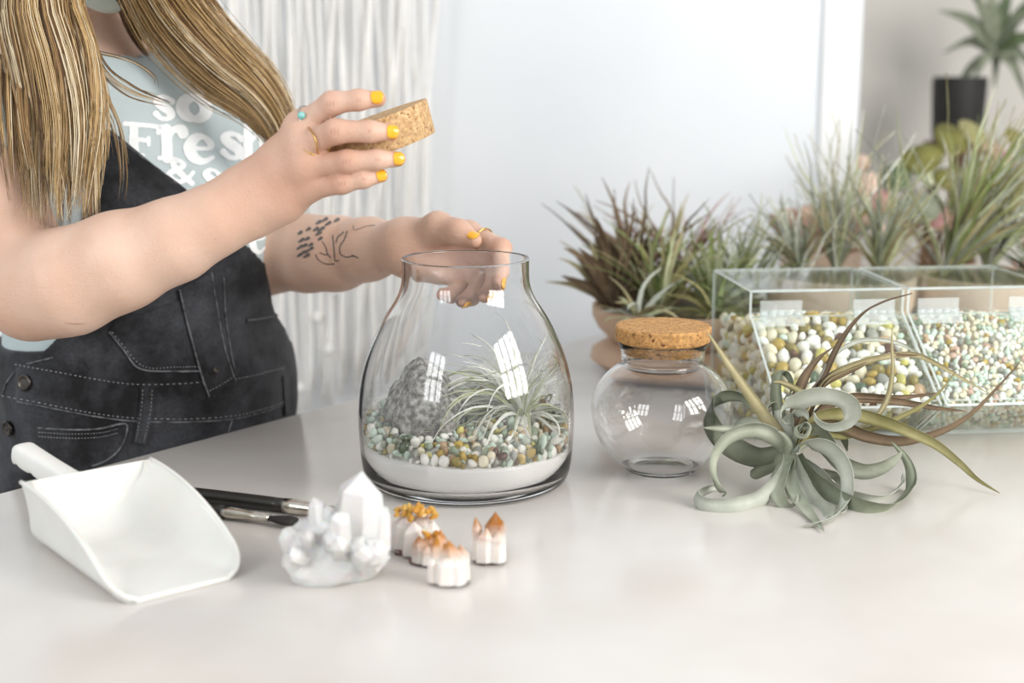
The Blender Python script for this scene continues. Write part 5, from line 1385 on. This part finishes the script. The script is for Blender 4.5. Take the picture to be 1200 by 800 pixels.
acrylic_bin(0.004, 'left clear acrylic bin of large cream and olive pebbles with hinged sloping lid', 'cream and olive pebbles filling the left acrylic bin', 61, (.0056, .0088), [('white', 7), ('cream', 7), ('olive', 1.8), ('ochre', 1.4), ('grey', .8), ('yellow', 1.2), ('tan', .4), ('darkgreen', .7), ('brown', .3), ('mint', .7)], 140, 'pebbles in the left bin', 'rounded pebble behind the lid of the left acrylic bin')
acrylic_bin(0.004 + BWD, 'right clear acrylic bin of fine pale green gravel cut by the photo edge', 'fine pale green and pink gravel filling the right acrylic bin', 67, (.0030, .0044), [('white', 6), ('cream', 5), ('mint', 4), ('green', 1.4), ('pink', .7), ('ochre', .7), ('tan', .9), ('grey', 1)], 0, 'gravel pieces in the right bin', 'tiny gravel piece behind the lid of the right acrylic bin')

# ------------------------------------------------------------------ pedestal planter with air plants
M['clay'] = noisy('blush_clay', '#bfa289', '#b2947b', scale=7, rough=.75, bump=.1, bscale=60)
M['clay_pale'] = noisy('peach_clay', '#dcc6b2', '#d0b8a2', scale=7, rough=.75)
PD = 2.14; pc_ = P(800, 440, PD); pc_ = Vector((pc_.x, pc_.y, TZ)); sp_px = PD / F * 1.03
rim_z = P(800, 357, PD).z - TZ; mid_z = P(800, 398, PD).z - TZ
b = MB(); Rr = 106 * sp_px; Rl = 109 * sp_px
prof_p = [(0, 0), (Rl * .70, 0), (Rl * .88, mid_z * .14), (Rl * .99, mid_z * .42), (Rl * .97, mid_z * .68), (Rl * .86, mid_z * .90), (Rl * .74, mid_z), (Rl * .80, mid_z + .006), (Rr * .93, mid_z + (rim_z - mid_z) * .38), (Rr * 1.0, mid_z + (rim_z - mid_z) * .72), (Rr * 1.0, rim_z), (Rr * .965, rim_z + .001), (Rr * .955, rim_z - .006)]
ptr = thing('planter', pc_, 'blush clay pedestal bowl planter crowded with air plants', 'planter')
b.lathe(pc_, prof_p + [(Rr * .92, rim_z - .016), (0, rim_z - .016)], 72); autosmooth(recalc(b.build('bowl', M['clay'], ptr)), 60)
b = MB(); b.lathe(pc_, [(0, rim_z - .0155), (Rr * .93, rim_z - .0155), (Rr * .90, rim_z - .009), (0, rim_z - .004)], 40); M['soil'] = noisy('dark_moss', '#4a4330', '#6c6546', scale=90, rough=.95, bump=.8); b.build('moss', M['soil'], ptr)
def air_plant(name, base, label, mats, nleaf, L0, L1, wd, spread, lean, droop, seed, group, curl=.3, jitter=.13, m_=3, n_=12, joined=False):
    """rosette of arching leaves; lean: direction the tuft tips over to"""
    r = random.Random(seed); o = thing(name, base, label, 'plant', group)
    mb = MB()
    for i in range(nleaf):
        az = r.uniform(0, 6.28); q = abs(r.gauss(0, spread)); d = (Vector((math.cos(az) * q, math.sin(az) * q, 1)) + Vector(lean)).normalized(); L_ = r.uniform(L0, L1)
        p = base + Vector((d.x, d.y, 0)) * .008; pts = [p.copy()]; dr = r.uniform(*droop)
        for k in range(6):
            hz = Vector((d.x, d.y, 0)); hz = hz.normalized() if hz.length > .05 else Vector((math.cos(az), math.sin(az), 0))
            d = (d + hz * dr + Vector((0, 0, -dr * .8)) + Vector((r.gauss(0, jitter), r.gauss(0, jitter), r.gauss(0, jitter)))).normalized(); p = p + d * (L_ / 6); pts.append(p.copy())
        V, Fc = leaf_geo(pts, wd * r.uniform(.7, 1.2), Vector((-math.sin(az), math.cos(az), r.gauss(0, .3))), n=n_, curl=curl, th=.0012, m_=m_)
        if joined: mb.add(V, Fc, i % len(mats))
        else: mk('leaf', V, Fc, LM[mats[i % len(mats)]], o)
    if joined:
        h = mb.build('foliage', None, o, mats=[LM[m__] for m__ in mats]); h['kind'] = 'stuff'
    return o
GP = 'air plants in the clay planter'
def onbowl(px, dy): p = P(px, 350, PD + dy); return Vector((p.x, p.y, TZ + rim_z - .008))
for px, dy, lab, mats, nl, L0, L1, wd, spr, lean, drp, sd_ in [
    (722, -.02, 'broad brown leaved air plant at the left end of the clay planter', ['dbrown', 'tanleaf', 'bronze', 'dbrown'], 20, .10, .17, .026, .26, (-.22, 0, 0), (.02, .10), 1),
    (745, .07, 'tall dark brown air plant behind the broad brown one', ['dbrown', 'bronze', 'tanleaf'], 30, .13, .22, .013, .25, (-.05, 0, 0), (.0, .10), 2),
    (772, -.03, 'yellow green air plant with fine upright leaves near the planter middle', ['green', 'lgreen', 'olive', 'tanleaf'], 50, .09, .18, .0085, .42, (.05, -.05, 0), (.0, .12), 3),
    (790, .08, 'reddish brown tufted air plant at the back of the planter', ['bronze', 'tanleaf', 'rose', 'dbrown'], 50, .12, .23, .008, .4, (0, 0, 0), (.02, .14), 4),
    (832, -.02, 'spiky light green air plant beside the acrylic bin corner', ['green', 'lgreen', 'sage', 'green'], 44, .09, .16, .0085, .5, (.10, -.05, 0), (.0, .12), 5),
    (868, .04, 'wispy green air plant at the right end of the clay planter', ['green', 'lgreen', 'sage'], 46, .11, .19, .0075, .5, (.15, 0, 0), (.0, .10), 6),
    (748, -.095, 'small pale curling air plant over the planter rim', ['lgreen', 'silver', 'tanleaf'], 18, .05, .10, .008, .6, (.0, -.25, 0), (.12, .3), 7),
    (842, -.095, 'small trailing green air plant hanging over the planter rim', ['green', 'olive'], 16, .06, .11, .007, .6, (.0, -.3, 0), (.12, .3), 8)]:
    air_plant('air_plant', onbowl(px, dy), lab, mats, nl, L0, L1, wd, spr, lean, drp, sd_, GP)

# ------------------------------------------------------------------ second row: low bowls with grassy air plants behind the bins
def low_bowl(px, py_rim, d, rad, h, mat, label):
    p = P(px, py_rim, d); o = thing('plant_bowl', Vector((p.x, p.y, TZ)), label, 'planter', 'bowls behind the acrylic bins'); z = p.z - TZ
    b = MB(); b.lathe((p.x, p.y, TZ), [(0, 0), (rad * .55, 0), (rad * .8, z * .3), (rad * .97, z * .7), (rad, z), (rad * .96, z + .001), (rad * .93, z - .012), (0, z - .016)], 56); autosmooth(recalc(b.build('bowl', mat, o)), 60)
    b = MB(); b.lathe((p.x, p.y, TZ), [(0, z - .0155), (rad * .92, z - .0115), (rad * .85, z - .004), (0, z + .002)], 32); b.build('moss', M['soil'], o)
    return p
g1 = low_bowl(985, 322, 2.18, .115, .1, M['clay_pale'], 'pale peach bowl of grassy air plants behind the left acrylic bin')
g2 = low_bowl(1165, 322, 2.18, .115, .1, M['clay_pale'], 'pale peach bowl of grassy air plants behind the right acrylic bin')
GB = 'grassy air plants behind the bins'
for dx, dy, lab, mats, nl, L0, L1, wd, spr, lean, drp, sd_ in [
    (-.06, 0, 'grey green grassy air plant left of the peach leaf', ['grey', 'sage', 'tanleaf', 'dsage'], 60, .08, .15, .0065, .5, (-.2, 0, 0), (0, .08), 11),
    (.0, .03, 'upright silver grassy air plant with tall thin blades', ['sage', 'lgreen', 'grey', 'tanleaf'], 74, .13, .27, .005, .26, (-.05, 0, 0), (0, .05), 12),
    (.06, -.01, 'pale green grassy air plant behind the bin divider', ['lgreen', 'sage', 'tanleaf'], 66, .10, .21, .006, .35, (.0, 0, 0), (0, .06), 13)]:
    air_plant('grassy_air_plant', Vector((g1.x + dx, g1.y + dy, g1.z)), lab, mats, nl, L0, L1, wd, spr, lean, drp, sd_, GB)
for dx, dy, lab, mats, nl, L0, L1, wd, spr, lean, drp, sd_ in [
    (-.08, .0, 'large yellow green grassy air plant leaning right over the bins', ['lgreen', 'green', 'sage', 'olive', 'tanleaf'], 120, .17, .32, .0075, .26, (.42, 0, 0), (0, .05), 14),
    (.0, .04, 'grey bladed grassy air plant near the right edge of the photo', ['sage', 'grey', 'lgreen', 'dgreen'], 80, .14, .24, .0065, .35, (.30, 0, 0), (0, .06), 15),
    (.03, -.08, 'dark rose and green air plant low behind the right bin', ['rose', 'dgreen', 'dsage', 'silver'], 44, .06, .12, .010, .6, (0, -.1, 0), (.05, .2), 16)]:
    air_plant('grassy_air_plant', Vector((g2.x + dx, g2.y + dy, g2.z)), lab, mats, nl, L0, L1, wd, spr, lean, drp, sd_, GB)

# ------------------------------------------------------------------ leafy potted plant with olive and pink leaves
lp = P(1110, 330, 2.70); leafy = thing('leafy_plant', Vector((lp.x, lp.y, TZ)), 'leafy potted plant with rounded olive and pink leaves behind the grassy air plants', 'plant')
b = MB(); hz_ = lp.z - TZ
b.lathe((lp.x, lp.y, TZ), [(0, 0), (.075, 0), (.085, .01), (.105, hz_ * .9), (.108, hz_), (.100, hz_), (.096, hz_ - .015), (0, hz_ - .015)], 48); autosmooth(recalc(b.build('pot', M['clay_pale'], leafy)), 50)
b = MB(); b.lathe((lp.x, lp.y, TZ), [(0, hz_ - .0145), (.095, hz_ - .0145), (.090, hz_ - .008), (0, hz_ - .004)], 28); b.build('soil', M['soil'], leafy)
rl = random.Random(31)
def round_leaf(parent, c, nrm, size, mat, stalk_from):
    nrm = Vector(nrm).normalized(); a = nrm.orthogonal().normalized(); a = Matrix.Rotation(rl.uniform(0, 6.28), 3, nrm) @ a; b_ = nrm.cross(a); V = []; Fc = []; n, rg = 20, 5
    for lay in (0, 1):
        for i in range(rg):
            q = (i / (rg - 1)) if i else .02
            for k in range(n):
                t = 2 * math.pi * k / n; rr = size * q * (1 + .12 * math.cos(t) + .05 * math.sin(3 * t)); V.append(c + a * (rr * math.cos(t) * 1.15) + b_ * (rr * math.sin(t) * .9) - nrm * (q * q * size * .35 + .02 * size * math.sin(4 * t) * q + lay * .0015))
    K = n * rg
    for i in range(rg - 1):
        for k in range(n):
            x = (i * n + k, i * n + (k + 1) % n, (i + 1) * n + (k + 1) % n, (i + 1) * n + k); Fc += [x, tuple(K + y for y in x[::-1])]
    Fc += [tuple(range(n)), tuple(K + k for k in range(n - 1, -1, -1))]
    for k in range(n): x = (rg - 1) * n + k; y = (rg - 1) * n + (k + 1) % n; Fc.append((x, y, K + y, K + x))
    lf = mk('leaf', V, Fc, mat, parent)
    mb = MB(); m1 = Vector(stalk_from).lerp(c, .6) + Vector((0, 0, .015)); mb.tube(spline([stalk_from, m1, c], 8), .0022, 6); mb.build('stalk', LM['wood'], lf)
for px, py, dd, sz, mt2, tilt in [(1078, 182, 0, .048, 'moss', (-.2, -.8, .6)), (1118, 160, .02, .048, 'moss', (.1, -.7, .7)), (1145, 152, .04, .044, 'olive', (.3, -.6, .8)), (1050, 205, -.02, .040, 'dgreen', (-.3, -.6, .7)), (1062, 192, .05, .040, 'lgreen', (0, -.5, .9)),
        (1015, 212, -.04, .042, 'pink', (-.4, -.8, .5)), (1030, 232, -.06, .040, 'rose', (-.2, -.9, .4)), (1000, 258, -.05, .044, 'moss', (-.6, -.6, .4)), (1010, 190, 0, .026, 'pink', (-.3, -.8, .6)), (1120, 205, -.03, .050, 'moss', (0, -.7, .7)), (1095, 200, .0, .045, 'lgreen', (.1, -.5, .9)),
        (1170, 178, -.02, .036, 'pink', (.2, -.9, .4)), (1186, 190, -.04, .040, 'rose', (.3, -.8, .3)), (1200, 165, .03, .042, 'moss', (.4, -.6, .6)), (1150, 215, -.05, .048, 'olive', (.2, -.7, .6)), (1080, 240, -.07, .046, 'dsage', (0, -.8, .6)), (1060, 262, -.07, .040, 'wood', (-.2, -.9, .3)),
        (1105, 255, -.06, .044, 'rose', (.1, -.9, .4)), (1140, 262, -.06, .042, 'dgreen', (.1, -.9, .4)), (1180, 240, -.05, .048, 'wood', (.3, -.8, .5)), (1205, 225, -.02, .050, 'dgreen', (.3, -.8, .5)), (1035, 275, -.08, .036, 'pink', (-.2, -.9, .3)), (1210, 270, -.04, .046, 'dbrown', (.3, -.8, .4)), (1165, 275, -.08, .042, 'pink', (0, -1, .2))]:
    round_leaf(leafy, P(px, py, 2.70 + dd), tilt, sz * (.6 if mt2 in ('pink', 'rose') else .74), LM[mt2], Vector((lp.x + rl.gauss(0, .02), lp.y + rl.gauss(0, .02), lp.z - .01)))
# peach rosette succulent left of it
pr_ = P(962, 285, 2.40); pz = thing('peach_succulent', Vector((pr_.x, pr_.y, TZ)), 'peach pink succulent with broad fleshy leaves beside the pedestal planter', 'plant')
b = MB(); b.lathe((pr_.x, pr_.y, TZ), [(0, 0), (.05, 0), (.055, .01), (.07, pr_.z - TZ - .01), (.064, pr_.z - TZ - .01), (.06, pr_.z - TZ - .02), (0, pr_.z - TZ - .02)], 40); autosmooth(recalc(b.build('pot', M['clay_pale'], pz)), 50)
for i in range(26):
    a = i * 2.39996; q = math.sqrt(i / 26); base = Vector((pr_.x, pr_.y, pr_.z - .012)) + Vector((math.cos(a), math.sin(a), 0)) * .010; d = Vector((math.cos(a) * (.25 + q), math.sin(a) * (.25 + q), 1.15 - q * .6)).normalized(); L_ = .065 + .045 * q
    leaf(pz, LM['pink'], [base, base + d * L_ * .5, base + d * L_ * .9 + Vector((0, 0, .012))], .046, Vector((-math.sin(a), math.cos(a), 0)), n=10, curl=.5, th=.006, prof=lambda u: .5 + 1.1 * u - 1.45 * u ** 4 if u < .97 else .18)

# ------------------------------------------------------------------ black pot with palm leaves at the far wall
kp = P(1121, 165, 3.5); stand_z = P(1121, 160, 3.5).z
pt = thing('black_pot_plant', Vector((kp.x, kp.y, 0)), 'palm like plant with narrow leaves in a black pot at the far beige wall', 'plant')
sx_ = 3.5 / F
M['blackpot'] = noisy('matte_black_pot', '#15130f', '#1f1c18', scale=20, rough=.6)
z0 = stand_z - .01; z1 = P(1121, 90, 3.5).z; rp_ = 30 * sx_ * 1.03
b = MB(); b.lathe((kp.x, kp.y, 0), [(0, z0), (rp_ * .86, z0), (rp_ * .93, z0 + .02), (rp_, z1 - .015), (rp_ * .97, z1), (rp_ * .9, z1), (rp_ * .88, z1 - .02), (0, z1 - .02)], 40); autosmooth(recalc(b.build('pot', M['blackpot'], pt)), 50)
b = MB()
b.lathe((kp.x, kp.y, 0), [(0, z0 - .03), (rp_ * 1.2, z0 - .03), (rp_ * 1.2, z0 - .002), (0, z0 - .002)], 40)
b.build('stand_top', LM['wood'], pt, auto=40)
for k in range(3):
    a = k * 2.094 + .4; b = MB(); b.tube([(kp.x + math.cos(a) * rp_ * .8, kp.y + math.sin(a) * rp_ * .8, z0 - .03), (kp.x + math.cos(a) * rp_ * 1.7, kp.y + math.sin(a) * rp_ * 1.7, .01)], .014, 10); b.build('stand_leg', LM['wood'], pt)
b = MB(); stem_top = P(1168, 58, 3.47); b.tube(spline([Vector((kp.x, kp.y, z1 - .02)), Vector((kp.x + .03, kp.y, z1 + .03)), stem_top], 10), .010, 10); b.build('stem', LM['dsage'], pt)
for tx, ty, wd in [(1100, 12, .045), (1105, 62, .04), (1130, 118, .03), (1155, -40, .04), (1190, -30, .045), (1225, 10, .045), (1240, 60, .045), (1205, 120, .04), (1165, 105, .034), (1240, -20, .04), (1130, -20, .035), (1220, 95, .04)]:
    tip = P(tx, ty, 3.47 + rnd.uniform(-.1, .08)); mid = stem_top.lerp(tip, .55) + Vector((0, 0, .025)); leaf(pt, LM['dsage'] if rnd.random() < .6 else LM['dgreen'], [stem_top, stem_top.lerp(mid, .5) + Vector((0, 0, .008)), mid, tip], wd, Vector((.3, .4, 1)) if abs(tx - 1168) > abs(ty - 58) else Vector((1, .3, 0)), n=14, curl=.3, th=.002)

# ------------------------------------------------------------------ macrame hanging behind her
mw = thing('macrame_hanging', P(370, 300, 2.93), 'white macrame hanging of long loose cords on the wall behind her', 'wall hanging')
M['cord'] = noisy('cotton_cord', '#f8f6f3', '#f0ece6', scale=150, rough=.95)
M['rod'] = noisy('driftwood_rod', '#b79b7c', '#9c8163', scale=30, rough=.8)
ra_, rb2 = P(215, -70, 2.93), P(520, -70, 2.93)
b = MB(); b.tube([ra_, rb2], .012, 12); b.build('rod', M['rod'], mw)
rm_ = random.Random(50); nco = 58
for i in range(nco):
    t = (i + .5) / nco; top_ = ra_.lerp(rb2, t); low = P(255 + t * 235 + rm_.gauss(0, 5), rm_.uniform(455, 510) - 110 * abs(t - .35), 2.93); pts = [top_]
    for k in range(1, 9):
        u = k / 8; p = top_.lerp(Vector((low.x, low.y, low.z)), u); p += Vector((.006 * math.sin(u * 9 + i * .8) + rm_.gauss(0, .002), -.012 + .010 * math.sin(i * 2.4 + u * 5), 0)); pts.append(p)
    b = MB(); b.tube(spline(pts, 18), [rm_.uniform(.0032, .0046)] * 18, 7); b.build('cord', M['cord'], mw)
for px, py in ((352, 330), (372, 372), (392, 340), (352, 455), (385, 410), (425, 300), (465, 265)):
    b = MB(); c = P(px, py, 2.905); v = [c + Vector((x * .009, y * .008, z * .012)) for x, y, z in ICO2[0]]; b.add(v, ICO2[1]); b.build('knot', M['cord'], mw)
print('objects', len(bpy.data.objects), 'tris', sum(len(o.data.polygons) for o in bpy.data.objects if o.type == 'MESH'))
